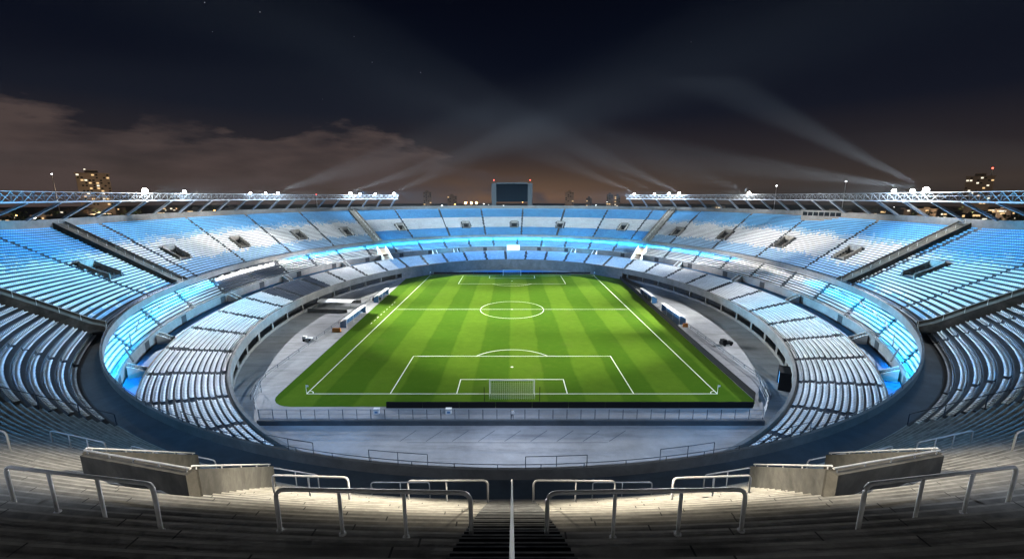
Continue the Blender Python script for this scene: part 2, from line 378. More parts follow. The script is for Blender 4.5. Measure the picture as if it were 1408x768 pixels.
for key, a, b, label in SECT:
    t = thing('grandstand_block', label, 'grandstand', 'upper tier seating blocks')
    ph = phistep(a, b)
    mb = MB()
    if key == 'near': terrace(mb, up_xy, up_z, N_NEAR, frange(a, b, 1.0), hole=lambda p, i: False)
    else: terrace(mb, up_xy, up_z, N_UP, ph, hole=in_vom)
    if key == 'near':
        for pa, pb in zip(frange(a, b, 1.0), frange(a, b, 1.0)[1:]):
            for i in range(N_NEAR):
                for s0_, s1_, mi, dz in ((i/N_NEAR+.0002, (i+.09)/N_NEAR, 1, .004), ((i+.62)/N_NEAR, (i+.995)/N_NEAR, 2, .003)):  # pale strip at each tread front, dark band at its back
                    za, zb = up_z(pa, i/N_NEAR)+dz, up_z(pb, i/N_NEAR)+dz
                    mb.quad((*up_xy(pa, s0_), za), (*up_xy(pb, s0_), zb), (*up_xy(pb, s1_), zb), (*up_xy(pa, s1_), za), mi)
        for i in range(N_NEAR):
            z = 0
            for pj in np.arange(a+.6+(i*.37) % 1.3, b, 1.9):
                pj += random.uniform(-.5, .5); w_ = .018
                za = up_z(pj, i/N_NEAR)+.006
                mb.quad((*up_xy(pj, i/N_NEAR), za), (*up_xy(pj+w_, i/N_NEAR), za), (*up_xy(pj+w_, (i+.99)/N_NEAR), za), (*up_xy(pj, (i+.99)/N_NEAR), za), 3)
        mb.build('terrace', [M['concrete'], M['nosing'], M['tread_back'], M['joint']], t)
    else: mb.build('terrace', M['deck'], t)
    mb = MB(); ringfloor(mb, lambda p: rp('F', p), lambda p: up_xy(p, 0), ph, 10.9-.004)
    mb.build('gangway', M['gang'], t)
    mb = MB(); ringwall(mb, lambda p: rp('F', p), ph, 10.4, 11.75, .28)
    ringfloor(mb, lambda p: rp('F', p, .1), lambda p: rp('F', p, 7), ph, 10.5)
    par = mb.build('parapet', M['concrete_wall'], t)
    mb = MB(); railing(mb, [(*rp('F', p), 11.74) for p in ph], .42 if key != 'near' else .36, .03, 2.5, mid=False)
    mb.build('handrail', M['rail_dark'], par)
    if key == 'near':
        for p0 in (250.5, 257.5, 264, 272.3, 279.5, 286.5):
            mb = MB(); railing(mb, [(*rp('F', p, -.02), 11.75) for p in frange(p0-1.6, p0+1.6, 1.6)], 1.0, .03, 2.0, mid=False)
            mb.build('guard_frame', M['rail_dark'], par)
    if key != 'near':
        mb = MB(); ringwall(mb, lambda p: rp('G', p, .2), ph, -1.2, lambda p: up_z(p, 1)+2.0, .4)
        mb.build('rim_wall', M['concrete_wall'], t)
    for (v0, v1, i0, i1) in VR:
        m0 = (v0+v1)/2; m0 = m0 if key[0] in 'LnfR' else m0
        lo, hi = (a, b)
        mm = m0
        if hi < 60 and mm > 200: mm -= 360
        if lo > 60 and mm < 0: mm += 360
        if not lo < mm < hi: continue
        mb = MB(); w0, w1 = v0+(mm-m0), v1+(mm-m0)
        s_i, s_o = i0/N_UP, i1/N_UP
        zf0 = up_z(mm, s_i); 
        for w in (w0, w1):
            P = [(*up_xy(w, s), zf0-.6, up_z(w, s)+(.75 if k else .95)) for k, s in enumerate((s_i-.012, (s_i+s_o)/2, s_o+.004))]
            mb.wall(P, .26)
        P = [(*up_xy(w, s_o+.012), zf0-.6, up_z(w, s_o)+1.15) for w in (w0-.06, mm, w1+.06)]; mb.wall(P, .26)
        mb.quad((*up_xy(w0, s_i), zf0+.003), (*up_xy(w1, s_i), zf0+.003), (*up_xy(w1, s_o), zf0+.003), (*up_xy(w0, s_o), zf0+.003))
        v = mb.build('vomitory', M['concrete'], t)
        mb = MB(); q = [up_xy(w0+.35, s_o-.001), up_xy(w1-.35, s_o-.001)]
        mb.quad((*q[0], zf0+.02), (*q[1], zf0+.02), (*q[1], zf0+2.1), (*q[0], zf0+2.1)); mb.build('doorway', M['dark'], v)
# walkway ramps that part the upper blocks
for p, lab in ((220.4, 'nearest walled walkway ramp crossing the left upper tier'), (196.4, 'second walled walkway ramp on the left upper tier, beside the blue vomitory'),
               (138.2, 'walled walkway ramp in the far left corner of the upper tier'), (41.8, 'walled walkway ramp in the far right corner of the upper tier'),
               (-16.4, 'second walled walkway ramp on the right upper tier'), (-40.4, 'nearest walled walkway ramp crossing the right upper tier')):
    t = thing('walkway_ramp', lab, 'ramp', 'walkway ramps of the upper tier')
    q0 = up_xy(p, -.03); q1 = up_xy(p, 1.0); d = q1-q0; d /= np.linalg.norm(d); o_ = np.array([-d[1], d[0]])
    SS = [i/26 for i in range(27)]; SS[0] = -.02
    for sg in (-1, 1):
        mb = MB(); mb.wall([(*(up_xy(p, s)+o_*sg*1.6), up_z(p, s)-.5, up_z(p, max(s, 0))+1.35) for s in SS], .34)
        mb.build('side_wall', M['aged'], t)
    mb = MB()
    for s, s2 in zip(SS, SS[1:]):
        a, b = up_xy(p, s), up_xy(p, s2); za, zb = up_z(p, max(s, 0))+.85, up_z(p, s2)+.85
        mb.quad((*(a-o_*1.43), za), (*(a+o_*1.43), za), (*(b+o_*1.43), zb), (*(b-o_*1.43), zb))
    mb.build('ramp_floor', M['aged'], t)
    mb = MB(); mb.tube([(*(up_xy(p, s)+o_*.0), up_z(p, max(s, 0))+1.8) for s in SS], .035, 6)
    for s in SS[::2]: mb.tube([(*up_xy(p, s), up_z(p, max(s, 0))+.4), (*up_xy(p, s), up_z(p, max(s, 0))+1.8)], .03, 6)
    mb.build('handrail', M['rail'], t)
# middle and lower tiers
for key, a, b, lm, ll in (('left', 138.0, 250.5, 'left middle tier of white seats lit cyan below the upper parapet', 'left lower tier of white seats curving round the apron, with a navy patch'),
                          ('far', 42.0, 138.0, 'glowing cyan middle tier strip behind the far goal', 'blue lit lower tier behind the far goal'),
                          ('right', -70.5, 42.0, 'right middle tier of white seats lit cyan below the upper parapet', 'right lower tier of white seats curving round the apron')):
    ph = frange(a, b, 1.5)
    t = thing('middle_tier', lm, 'grandstand', 'middle tier blocks')
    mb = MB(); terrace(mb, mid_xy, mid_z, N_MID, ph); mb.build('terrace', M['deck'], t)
    mb = MB(); ringwall(mb, lambda p: rp('D', p, .12), ph, 5.9, 8.0, .24); fw = mb.build('front_wall', M['concrete_wall'], t)
    mb = MB(); railing(mb, [(*rp('D', p, .12), 7.99) for p in ph], .3, .025, 4, mid=False); mb.build('handrail', M['rail'], fw)
    mb = MB(); ringwall(mb, lambda p: rp('E', p, .6), ph, 9.0, 10.2, .2); mb.build('rear_wall', M['concrete_wall'], t)
    # doors in the front wall with small stair heads over them
    for p in frange(a+6, b-6, 11)[::1]:
        if p > 238 or p < -58: continue
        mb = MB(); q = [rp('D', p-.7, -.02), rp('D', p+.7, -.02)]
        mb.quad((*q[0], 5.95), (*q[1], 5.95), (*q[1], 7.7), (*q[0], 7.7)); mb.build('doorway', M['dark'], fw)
    t = thing('lower_tier', ll, 'grandstand', 'lower tier blocks')
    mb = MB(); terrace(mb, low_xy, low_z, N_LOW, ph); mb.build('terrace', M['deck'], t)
    mb = MB(); ringfloor(mb, lambda p: rp('C', p), lambda p: rp('D', p, .1), ph, 5.9); mb.build('gangway', M['bluefloor'], t)
    mb = MB(); ringwall(mb, lambda p: rp('C', p, .1), ph, 5.7, 6.75, .2); mb.build('rear_wall', M['concrete_wall'], t)
    mb = MB(); ringwall(mb, lambda p: rp('B', p, .2), ph, 2.45 if key != 'far' else 0, 4.45, .4)
    ringfloor(mb, lambda p: rp('B', p, .2), lambda p: rp('B', p, 5), ph, 2.45)
    fw = mb.build('front_wall', M['concrete_wall'], t)
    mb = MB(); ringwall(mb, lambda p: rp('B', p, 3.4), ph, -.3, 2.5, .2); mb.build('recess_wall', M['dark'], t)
    mb = MB(); ringwall(mb, lambda p: rp('B', p, .35), ph, -.1, .7 if key != 'far' else 1.0, .3); mb.build('kerb_wall', M['concrete_wall'], t)
    for p in frange(a+2, b-2, 6.5):
        x, y = rp('B', p, .4); mb = MB(); mb.box(x-.3, x+.3, y-.3, y+.3, .6, 2.5); mb.build('column', M['concrete_wall'], t)
# ------------------------------------------------------------------ seats
AIS_UP = [p for p in np.arange(-64.5+7.0, 246, 13.1)]
AIS_MID = [p for p in np.arange(-70+5, 252, 9.0)]
AIS_LOW = [p for p in np.arange(-70+3, 252, 8.4)]
def seat_rows(xy, zf, N, a, b, aisles, colour, pitch=.58, half=.62, skip=None, rows=None, div=()):
    out = []
    for i in (rows or range(N)):
        s = (i+.62)/N
        ps = np.arange(a, b, .05)
        P = np.array([xy(p, s) for p in ps[::20]])
        ps20 = ps[::20]
        L = np.concatenate([[0], np.cumsum(np.linalg.norm(np.diff(P, axis=0), axis=1))])
        n = int(L[-1]/pitch)
        ls = (np.arange(n)+.5)*pitch
        pp = np.interp(ls, L, ps20); X = np.interp(ls, L, P[:, 0]); Y = np.interp(ls, L, P[:, 1])
        mpd = L[-1]/(ps20[-1]-ps20[0])
        keep = np.ones(n, bool)
        for q in aisles: keep &= np.abs(pp-q)*mpd > half
        for q in div: keep &= (np.abs(pp-q)*mpd > 2.0) & (np.abs(pp-(180-q))*mpd > 2.0)
        for k in np.nonzero(keep)[0]:
            p = pp[k]
            if skip and skip(p, i): continue
            q0 = xy(p, s-.02); q1 = xy(p, s+.02); d = q1-q0; d = d/np.linalg.norm(d)
            out.append((X[k], Y[k], zf(p, i/N), d[0], d[1], colour(p, (i+.5)/N), p))
    return out
def col_up(p, s):
    q = p if p >= 90 else 180-p
    if q < 138.2:
        return 1 if s > .66 or s < .31 else 0
    d = (random.random()+random.random()-1)*.05+.02*math.sin(q*.9)
    hi, lo = (.66, .24) if q < 196.4 else (.60, .08)
    if q < 220.4: return 1 if s+d > hi+.04 else (2 if s+d > hi-.04 or s+d < lo else 0)  # side blocks: blue light on upper and front rows put into seat colour
    return 0
def col_low(p, s):
    if 165.5 < p < 180.5: return 3
    return 0 if not 42 < p < 138 else 2  # far lower seats carry the blue light as a tint
def vskip(p, i):
    for a, b, i0, i1 in VR:
        if a-.45 < p < b+.45 and i0-1 <= i <= i1: return True
    return False
def col_mid(p, s): return 2 if 42 < p < 138 else (3 if 169.5 < p < 186.5 else 0)  # cyan glow on the far rows put into the seat colour
seats = seat_rows(up_xy, up_z, N_UP, -64.2, 244.2, AIS_UP, col_up, skip=vskip, div=DIV, half=.5)
seats += seat_rows(mid_xy, mid_z, N_MID, -70, 250, AIS_MID, col_mid)
seats += seat_rows(low_xy, low_z, N_LOW, -70, 250, AIS_LOW, col_low)
S = np.array(seats)
def seat_template():
    v = []; f = []
    def bx(x0, x1, y0, y1, z0, z1, lean=0):
        k = len(v)
        v.extend([(x0, y0, z0), (x1, y0, z0), (x1, y1, z0), (x0, y1, z0), (x0, y0+lean, z1), (x1, y0+lean, z1), (x1, y1+lean, z1), (x0, y1+lean, z1)])
        f.extend([[k+i for i in q] for q in ((4, 5, 6, 7), (0, 1, 5, 4), (1, 2, 6, 5), (2, 3, 7, 6), (3, 0, 4, 7), (3, 2, 1, 0))])
    bx(-.22, .22, -.20, .15, .33, .39)
    bx(-.22, .22, .16, .22, .37, .68, .05)
    return np.array(v), np.array(f)
TV, TF = seat_template()
def seat_mesh(name, T, mats, midx):
    n = len(T); nv = len(TV); nf = len(TF)
    jz = 1+.0*rng.random(n)
    dx, dy = T[:, 3], T[:, 4]           # outward direction; local +y = outward, local +x = tangent
    tx, ty = dy, -dx
    V = np.empty((n, nv, 3), np.float32)
    V[:, :, 0] = T[:, 0:1]+TV[None, :, 0]*tx[:, None]+TV[None, :, 1]*dx[:, None]
    V[:, :, 1] = T[:, 1:2]+TV[None, :, 0]*ty[:, None]+TV[None, :, 1]*dy[:, None]
    V[:, :, 2] = T[:, 2:3]+TV[None, :, 2]*np.where(T[:, 2:3] < 10.7, .70, .90)
    F = (TF[None]+(np.arange(n)*nv)[:, None, None]).reshape(-1)
    me = bpy.data.meshes.new(name); me.vertices.add(n*nv); me.vertices.foreach_set('co', V.reshape(-1))
    me.loops.add(n*nf*4); me.loops.foreach_set('vertex_index', F.astype(np.int32))
    me.polygons.add(n*nf); me.polygons.foreach_set('loop_start', np.arange(n*nf, dtype=np.int32)*4)
    for m in mats: me.materials.append(m)
    me.polygons.foreach_set('material_index', np.repeat(midx, nf).astype(np.int32))
    me.update(calc_edges=True); me.validate()
    return me
SM = [M['seat_w'], M['seat_b'], M['seat_p'], M['seat_d']]
# the 300 seats that show largest become things of their own
score = np.full(len(S), 1e9)
for k in range(len(S)):
    x, y, z = S[k, :3]
    if abs(x) > 80 or y > -45 or z < 10.5: continue
    px, py, zc = proj(x, y, z+.6)
    if zc > 1 and 4 < px < 1404 and py < 600: score[k] = zc
order = np.argsort(score)
left = [k for k in order if S[k, 0] < 0 and score[k] < 1e8][:150]; right = [k for k in order if S[k, 0] > 0 and score[k] < 1e8][:150]
near_ids = np.array(left+right); msk = np.zeros(len(S), bool); msk[near_ids] = True
o = link('stadium_seats', seat_mesh('stadium_seats', S[~msk], SM, S[~msk, 5]))
tag(o, 'rows of white and sky blue plastic seats filling the upper, middle and lower tiers', 'seats', kind='stuff')
one = np.array([[0, 0, 20, 0, 1, 0, 0]], float)
seat_me = seat_mesh('stadium_seat', one, [M['seat_w']], np.array([0]))
for v_ in seat_me.vertices: v_.co.z -= 20
for side, ids in (('left', left), ('right', right)):
    for k in ids:
        o = link('stadium_seat', seat_me); x, y, z, dx, dy = S[k, :5]
        o.location = (x, y, z); o.rotation_euler.z = math.atan2(dy, dx)-math.pi/2
        tag(o, f'white plastic seat with backrest in the {side} upper block beside the bare concrete steps', 'seat', f'seats of the near {side} upper block')
# ------------------------------------------------------------------ foreground: centre steps, handrails, vomitory walls
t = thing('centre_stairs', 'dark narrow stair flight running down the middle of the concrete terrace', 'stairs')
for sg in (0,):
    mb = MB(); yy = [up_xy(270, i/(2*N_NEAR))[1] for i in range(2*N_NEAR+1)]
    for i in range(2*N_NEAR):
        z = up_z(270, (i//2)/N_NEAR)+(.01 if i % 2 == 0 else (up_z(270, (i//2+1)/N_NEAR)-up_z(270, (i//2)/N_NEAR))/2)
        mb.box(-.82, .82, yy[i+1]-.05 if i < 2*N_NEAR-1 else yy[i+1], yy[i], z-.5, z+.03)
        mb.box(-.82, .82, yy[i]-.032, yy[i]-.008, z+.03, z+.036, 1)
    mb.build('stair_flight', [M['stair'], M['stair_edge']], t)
t = thing('handrail', 'single straight steel handrail running down the central stairs', 'handrail')
mb = MB(); ss = [i/40*.76+.02 for i in range(41)]
mb.tube([(0, up_xy(270, s)[1], up_z(270, s)+.9) for s in ss], .014); mb.build('rail', M['white'], t)
for s in ss[2::6]:
    mb = MB(); mb.tube([(0, up_xy(270, s)[1], up_z(270, s)-.1), (0, up_xy(270, s)[1], up_z(270, s)+.9)], .014); mb.build('post', M['rail'], t)
def rounded(pts, rr=.18):
    out = [pts[0]]
    for i in range(1, len(pts)-1):
        a, b, c = (np.array(pts[j], float) for j in (i-1, i, i+1))
        u = (a-b)/np.linalg.norm(a-b); w = (c-b)/np.linalg.norm(c-b)
        for q in (0, .15, .3, .5, .7, .85, 1): 
            p0, p2 = b+u*rr, b+w*rr; out.append(tuple((1-q)**2*p0+2*q*(1-q)*b+q*q*p2))
    out.append(pts[-1]); return out
def base_pt(px, py):
    P = deck_hit(px, py)
    p, s_ = inv_up(P[0], P[1])
    if s_ < .05 or P[1] > CYW+24:      # the ray skims the slope: stand it on the lowest rows
        r = ray(px, py); t = 22.0/r[1]; P = np.array([0, CYW, CH])+r*t
        p, s_ = inv_up(P[0], P[1]); P[2] = up_z(p, max(0, s_))
    return P
RAILS = [  # base pixels of the end posts, number of posts, and a label for the left one and the right one
 ((385, 726, 672), (648, 734, 677), 4, 'widest low handrail on the steps, first one {} of the central stairs'),
 ((562, 686, 657), (671, 690, 660), 3, 'three post handrail just {} of the central stairs, second row down'),
 ((511, 674, 651), (591, 677, 655), 3, 'small handrail near the foot of the steps, {} of the central stairs beside the parapet'),
 ((377, 676, 644), (481, 686, 654), 3, 'pale handrail in the bright pool of light {} of the central stairs'),
 ((376, 656, 630), (438, 662, 639), 3, 'small handrail between the {} vomitory wall and the parapet'),
 ((19, 687, 641), (220, 720, 665), 4, 'long four post handrail above the {} vomitory wall'),
 ((72, 607, 578), (147, 623, 601), 4, 'handrail standing beyond the outer end of the {} vomitory wall'),
 ((177, 599, 577), (216, 613, 591), 3, 'farthest small handrail on the {} side near the dark parapet'),
 ((243, 620, 600), (296, 635, 613), 3, 'handrail behind the {} vomitory wall, under the parapet'),
 ((-50, 601, 562), (14, 617, 588), 3, 'handrail cut by the {} edge of the picture'),
]
for sgn, side in ((1, 'left'), (-1, 'right')):
    for b0, b1, n, lab in RAILS:
        A, B = base_pt(*b0[:2]), base_pt(*b1[:2])
        hgt = 1.0
        if sgn < 0:
            A[0] *= -1; B[0] *= -1
            A, B = A+(B-A)*.015, B+(B-A)*.03
        t = thing('handrail', lab.format(side), 'handrail', 'tubular handrails on the concrete terrace')
        base = []
        for k in range(n):
            q = A+(B-A)*k/(n-1); q[2] = tread_near(q[0], q[1]); base.append(q)
        za, zb = [base[i][2]+min(1.15, max(.72, CH-(base[i][1]-CYW)*math.tan(math.atan((py-384)/FOC)+TILT)-base[i][2])) for i, py in ((0, b0[2]), (-1, b1[2]))]
        pass
        mb = MB(); mb.tube(rounded([tuple(base[0]-(0, 0, .1)), (*base[0][:2], za), (*base[-1][:2], zb), tuple(base[-1]-(0, 0, .1))]), .037)
        mb.build('rail', M['rail'], t, smooth=True)
        for k in range(1, n-1):
            q = base[k]; zt = za+(zb-za)*k/(n-1); mb = MB(); mb.tube([q-(0, 0, .1), (q[0], q[1], zt-.02)], .031); mb.build('post', M['rail'], t, smooth=True)
        pass
        for q in base:
            mb = MB(); mb.tube([q, q+(0, 0, .025)], .062, 10); mb.build('foot_plate', M['rail'], t)
for sgn, side in ((1, 'left'), (-1, 'right')):
    t = thing('vomitory_wall', f'angled concrete wall with steel cap rail round the stair opening on the {side} of the terrace', 'wall')
    P1, P2, P3 = deck_hit(124, 654), deck_hit(268, 680), deck_hit(375, 668)
    def top(P, py):
        d = P[1]-CYW; return CH-d*math.tan(math.atan((py-384)/FOC)+TILT)
    T1, T2, T3 = top(P1, 623), top(P2, 649), top(P3, 641)
    P4 = P1+(P3-P2)*1.0; T4 = T1+(T3-T2)*1.0
    for P in (P1, P2, P3, P4): P[0] *= sgn
    def seg(a, za, b, zb, th=.28):
        mb = MB(); mb.wall([(a[0], a[1], a[2]-1.2, za), (b[0], b[1], b[2]-1.2, zb)], th); mb.build('wall_panel', M['aged'], t)
        d = (b-a)/np.linalg.norm(b-a)
        mb = MB(); pts = [np.array([a[0], a[1], za+.13]), np.array([b[0], b[1], zb+.13])]; mb.tube(pts, .03)
        for k in range(5):
            q = pts[0]+(pts[1]-pts[0])*(.03+.94*k/4); mb.tube([q-(0, 0, .14), q], .02, 6)
        mb.build('cap_rail', M['rail'], t)
    seg(P1, T1, P2, T2); e_ = (P3-P2)/np.linalg.norm(P3-P2)*.146; seg(P2+e_, T2, P3, T3); seg(P1+e_, T1, P4, T4)
for sgn, side in ((1, 'left'), (-1, 'right')):
    p = 244.3 if sgn > 0 else -64.3
    t = thing('guard_rail', f'dark guard rail parting the {side} seats from the bare concrete steps', 'railing')
    pts = [(*up_xy(p, s), up_z(p, s)) for s in [i/26 for i in range(0, 15)]]
    mb = MB(); mb.tube([np.array(q)+(0, 0, 1.05) for q in pts], .035, 6); mb.build('rail', M['rail_dark'], t)
    for q in pts[::2]:
        mb = MB(); mb.tube([np.array(q)-(0, 0, .3), np.array(q)+(0, 0, 1.05)], .04, 6); mb.build('post', M['rail_dark'], t)
# ------------------------------------------------------------------ roof trusses on raking struts
def h3(p, z, off=0): return np.array([*rp('H', p, off), z])
def phi_at_px(px, z=32, lo=100., hi=229.):
    left_ = px < 704
    tgt = px if left_ else 1408-px
    for _ in range(50):
        m = (lo+hi)/2; x = proj(*h3(m, z))[0]
        if x > tgt: lo = m
        else: hi = m
    return m if left_ else 180-m
ZB, ZT = 30.9, 33.0
for sgn, side in ((1, 'left'), (-1, 'right')):
    t = thing('roof_truss', f'long curved steel lattice truss on raking struts along the {side} rim', 'truss', 'lighting trusses above the rim')
    mp = (lambda p: p) if sgn > 0 else (lambda p: 180-p)
    ph = [mp(p) for p in frange(126, 226, 1.25)]
    mb = MB(); mb.tube([h3(p, ZB) for p in ph], .2, 8); mb.build('bottom_chord', M['strut'], t)
    for off in (-.9, .9):
        mb = MB(); mb.tube([h3(p, ZT, off) for p in ph], .09, 6); mb.build('top_chord', M['steel'], t)
    mb = MB(); mb.tube([h3(p, (ZB+ZT)/2+.2, .0) for p in ph], .05, 5); mb.build('middle_chord', M['steel'], t)
    mb = MB(); ph2 = [mp(p) for p in frange(126, 226, .625)]
    for i in range(len(ph2)-1):
        a, b = ph2[i], ph2[i+1]
        for off in (-.9, .9):
            mb.tube([h3(a, ZB if i % 2 else ZT, 0 if i % 2 else off), h3(b, ZT if i % 2 else ZB, off if i % 2 else 0)], .075, 4, caps=False)
        if i % 2 == 0: mb.tube([h3(a, ZT, -.9), h3(a, ZT, .9)], .05, 4, caps=False)
    tag(mb.build('lattice_brace', M['steel'], t), kind='stuff')
    for p in frange(127, 224, 4.0):
        p = mp(p); g = rp('G', p, .25); zt = up_z(p, 1)+1.9
        mb = MB(); mb.beam((*g, zt), h3(p, ZB-.1), .7, .45); mb.build('strut', M['strut'], t)
# floodlights
LAMPS_PX = [(195, 1.5, 1), (250, 1.1, 0), (342, .85, 0), (363, .8, 0), (380, 1.0, 0), (481, 1.5, 0), (494, .9, 0), (515, 1.0, 0), (541, 1.35, 0),
            (873, 1.1, 0), (901, .95, 0), (921, 1.2, 0), (935, 1.4, 0), (1032, 1.2, 1), (1234, 1.15, 0), (1260, 1.0, 0), (1279, 1.45, 1)]
LAMP_POS = {}
LAB = {195: 'brightest floodlight of the left truss, nearest to the left tower block', 250: 'second floodlight from the left on the left truss', 342: 'leftmost lamp of the close trio in the middle of the left truss',
       363: 'middle lamp of the close trio on the left truss', 380: 'rightmost lamp of the close trio on the left truss', 481: 'large floodlight throwing a beam above the far left corner ramp',
       494: 'small lamp just right of the big floodlight over the far left ramp', 515: 'bluish lamp in the group of four at the far end of the left truss', 541: 'last floodlight at the far tip of the left truss',
       873: 'first floodlight at the far tip of the right truss', 901: 'bluish lamp second from the far tip of the right truss', 921: 'lamp beside the big floodlight over the far right corner ramp',
       935: 'large floodlight throwing a beam above the far right corner ramp', 1032: 'lone warm floodlight midway along the right truss', 1234: 'left lamp of the bright trio on the right truss',
       1260: 'middle lamp of the bright trio on the right truss', 1279: 'right and brightest lamp of the trio on the right truss'}
for px, sz, warm in LAMPS_PX:
    p = phi_at_px(px); q = h3(p, ZT+.15, -1.0 if True else 0)
    LAMP_POS[px] = q
    tgt = np.array([0, -45, 0.]); d = tgt-q; d[2] = 0; rz = math.atan2(d[1], d[0])
    t = thing('floodlight', LAB[px], 'floodlight', 'floodlights on the roof trusses', tuple(q-np.array([0, 0, .3])), rz)
    k = sz*.78
    mb = MB(); mb.box(-.35*k, .12*k, -.5*k, .5*k, .40, .35+.76*k); mb.build('housing', M['box'], t)
    mb = MB()
    nn = 10; cy_, cz_ = 0, .35+.42*k
    pr = [(0, 0)]
    for i, (rr, xx) in enumerate(((.60, .0), (.5, .10), (.3, .17), (.02, .2))):
        for j in range(16):
            a = 2*math.pi*j/16; mb.v.append((.13*k+xx*k, rr*k*math.cos(a), cz_+rr*.95*k*math.sin(a)))
    for i in range(3):
        for j in range(16): mb.f.append((16*i+j, 16*i+(j+1) % 16, 16*i+16+(j+1) % 16, 16*i+16+j)); mb.m.append(0)
    mb.f.append(tuple(48+j for j in range(16))); mb.m.append(0)
    mb.build('lens', M['lens_warm'] if warm else M['lens'], t)
    mb = MB(); mb.box(-.12, .0, -.66*k, -.63*k, .0, .9*k); mb.box(-.12, .0, .63*k, .66*k, .0, .9*k); mb.box(-.12, 0, -.66*k, .66*k, -.0, .06); mb.build('bracket', M['steel'], t)
# ------------------------------------------------------------------ scoreboard, press cabin, lit signs
t = thing('scoreboard', 'large dark video scoreboard with grey side frames behind the far rim', 'scoreboard')
Y0 = 150; 
mb = MB(); mb.box(-9.9, 9.9, Y0, Y0+1.2, 29, 40.1); mb.build('screen', M['screen'], t)
for x0, x1 in ((-12.9, -9.9), (9.9, 12.9)):
    mb = MB(); mb.box(x0, x1, Y0-.2, Y0+2, -1.2, 40.4); mb.build('side_frame', M['frame'], t)
mb = MB(); mb.box(-9.9, 9.9, Y0-.2, Y0+2, 40.12, 41.0); mb.build('top_beam', M['frame'], t)
mb = MB()
for i in range(10): mb.box(-9.9+i*2.2-.03, -9.9+i*2.2+.03, Y0-.06, Y0-.003, 29, 40.1)
for i in range(1, 6): mb.box(-9.9, 9.9, Y0-.08, Y0-.062, 29+i*1.9-.03, 29+i*1.9+.03)
mb.build('panel_grid', M['black'], t)
for x in (-11.4, 11.4):
    mb = MB(); mb.tube([(x, Y0+1, 40.4), (x, Y0+1, 42.2)], .08, 6); q = mb.build('beacon_mast', M['box'], t)
    mb = MB(); mb.box(x-.25, x+.25, Y0+.75, Y0+1.25, 42.2, 42.6); mb.build('beacon', M['red'], q)
# press cabin at right rim, located at px 1147,292
p = 4.4; c = up_xy(p, .965); d = up_xy(p, 1)-up_xy(p, .9); rz = math.atan2(d[1], d[0])
t = thing('press_cabin', 'long grey cabin with a row of dark windows on the right rim', 'cabin', loc=(*c, up_z(p, .95)), rz=rz)
mb = MB(); mb.box(-1.6, 1.6, -6.6, 6.6, -.6, 2.9); mb.box(-1.9, 1.8, -6.9, 6.9, 2.9, 3.15); mb.build('wall', M['concrete_wall'], t)
for k in range(7):
    mb = MB(); mb.box(-1.66, -1.58, -6.2+k*1.8, -4.7+k*1.8, 1.2, 2.5); mb.build('window', M['screen'], t)
P = on_plane(850, 377, 0.0)
t = thing('lit_sign', 'glowing yellow board at the far right corner beside the lower tier', 'sign', loc=(P[0]+1.2, P[1]+.5, 0), rz=R(-18))
mb = MB(); mb.box(-3.2, 3.2, -.1, .1, 1.1, 3.2); mb.build('panel', M['box'], t)
mb = MB()
for i in range(9):
    for j in range(3): mb.box(-3.0+i*.68, -2.5+i*.68, -.13, -.103, 1.25+j*.62, 1.75+j*.62)
mb.build('display', M['led'], t)
for x in (-2.6, 2.6):
    mb = MB(); mb.box(x-.1, x+.1, -.1, .1, 0, 1.1); mb.build('post', M['box'], t)
x, y = rp('D', 89.5)
t = thing('lit_box', 'small brightly lit control room in the middle of the far tier wall', 'room', loc=(x, y-1.4, 5.9))
mb = MB(); mb.box(-3.2, 3.2, -.9, .9, 0, 3.0); mb.build('wall', M['white'], t)
for k in range(4):
    mb = MB(); mb.box(-2.9+1.5*k, -1.6+1.5*k, -.96, -.9, .8, 2.6); mb.build('window', M['ledc'], t)
# access stairs at the far corners
for p, side in ((138.1, 'left'), (41.9, 'right')):
    t = thing('access_stairs', f'warmly lit white walled stairs joining the tiers at the far {side} corner', 'stairs')
    a = np.array(rp('C', p)); b = np.array(rp('E', p)); d = (b-a)/np.linalg.norm(b-a); o_ = np.array([-d[1], d[0]])
    for sg in (-1, 1):
        mb = MB(); mb.wall([(*(a+d*k+o_*sg*1.8), 5.6, 7.2+k*.23) for k in (0, 5, 10, 16)], .25); mb.build('side_wall', M['white'], t)
    mb = MB()
    for k in range(20):
        q = a+d*(k*.8); z = 6+k*.19; c0, c1 = q-o_*1.67, q+o_*1.67; e0, e1 = c0+d*.8, c1+d*.8
        mb.hexa([(*c0, z-.8), (*c1, z-.8), (*e1, z-.8), (*e0, z-.8)], [(*c0, z), (*c1, z), (*e1, z), (*e0, z)])
    mb.build('stair_flight', M['white'], t)
# small white service boxes and stair heads along the front wall of the middle tier
for p in (236, 228, 219, 208, 187, 171, 152, 120, 112, 66, 58, 28, 9, -8, -28, -40, -49):
    x, y = rp('D', p, -1.0); d = rp('D', p, 0)-rp('D', p, -1); rz = math.atan2(d[1], d[0])
    desc = {236: 'nearest left', 228: 'second left', 219: 'third left', 208: 'fourth left', 187: 'left mid', 171: 'dark seat patch', 152: 'upper left', 120: 'far left', 112: 'far centre left', 66: 'far centre right', 58: 'far right', 28: 'upper right', 9: 'right mid', -8: 'fourth right', -28: 'third right', -40: 'second right', -49: 'nearest right'}[p]
    t = thing('stair_head', f'small pale stair head on the tier walkway, {desc} one of the row', 'stair head', 'stair heads on the tier walkway', (x, y, 5.9), rz)
    for sg in (-1, 1):
        mb = MB(); mb.wall([(-1.6, sg*.9, 0, .5), (.8, sg*.9, 0, 1.9)], .14); mb.build('cheek_wall', M['white'], t)
    mb = MB()
    for k in range(6): mb.box(-1.5+k*.38, -1.12+k*.38, -.82, .82, 0, .25+k*.25)
    mb.build('steps', M['concrete_wall'], t)
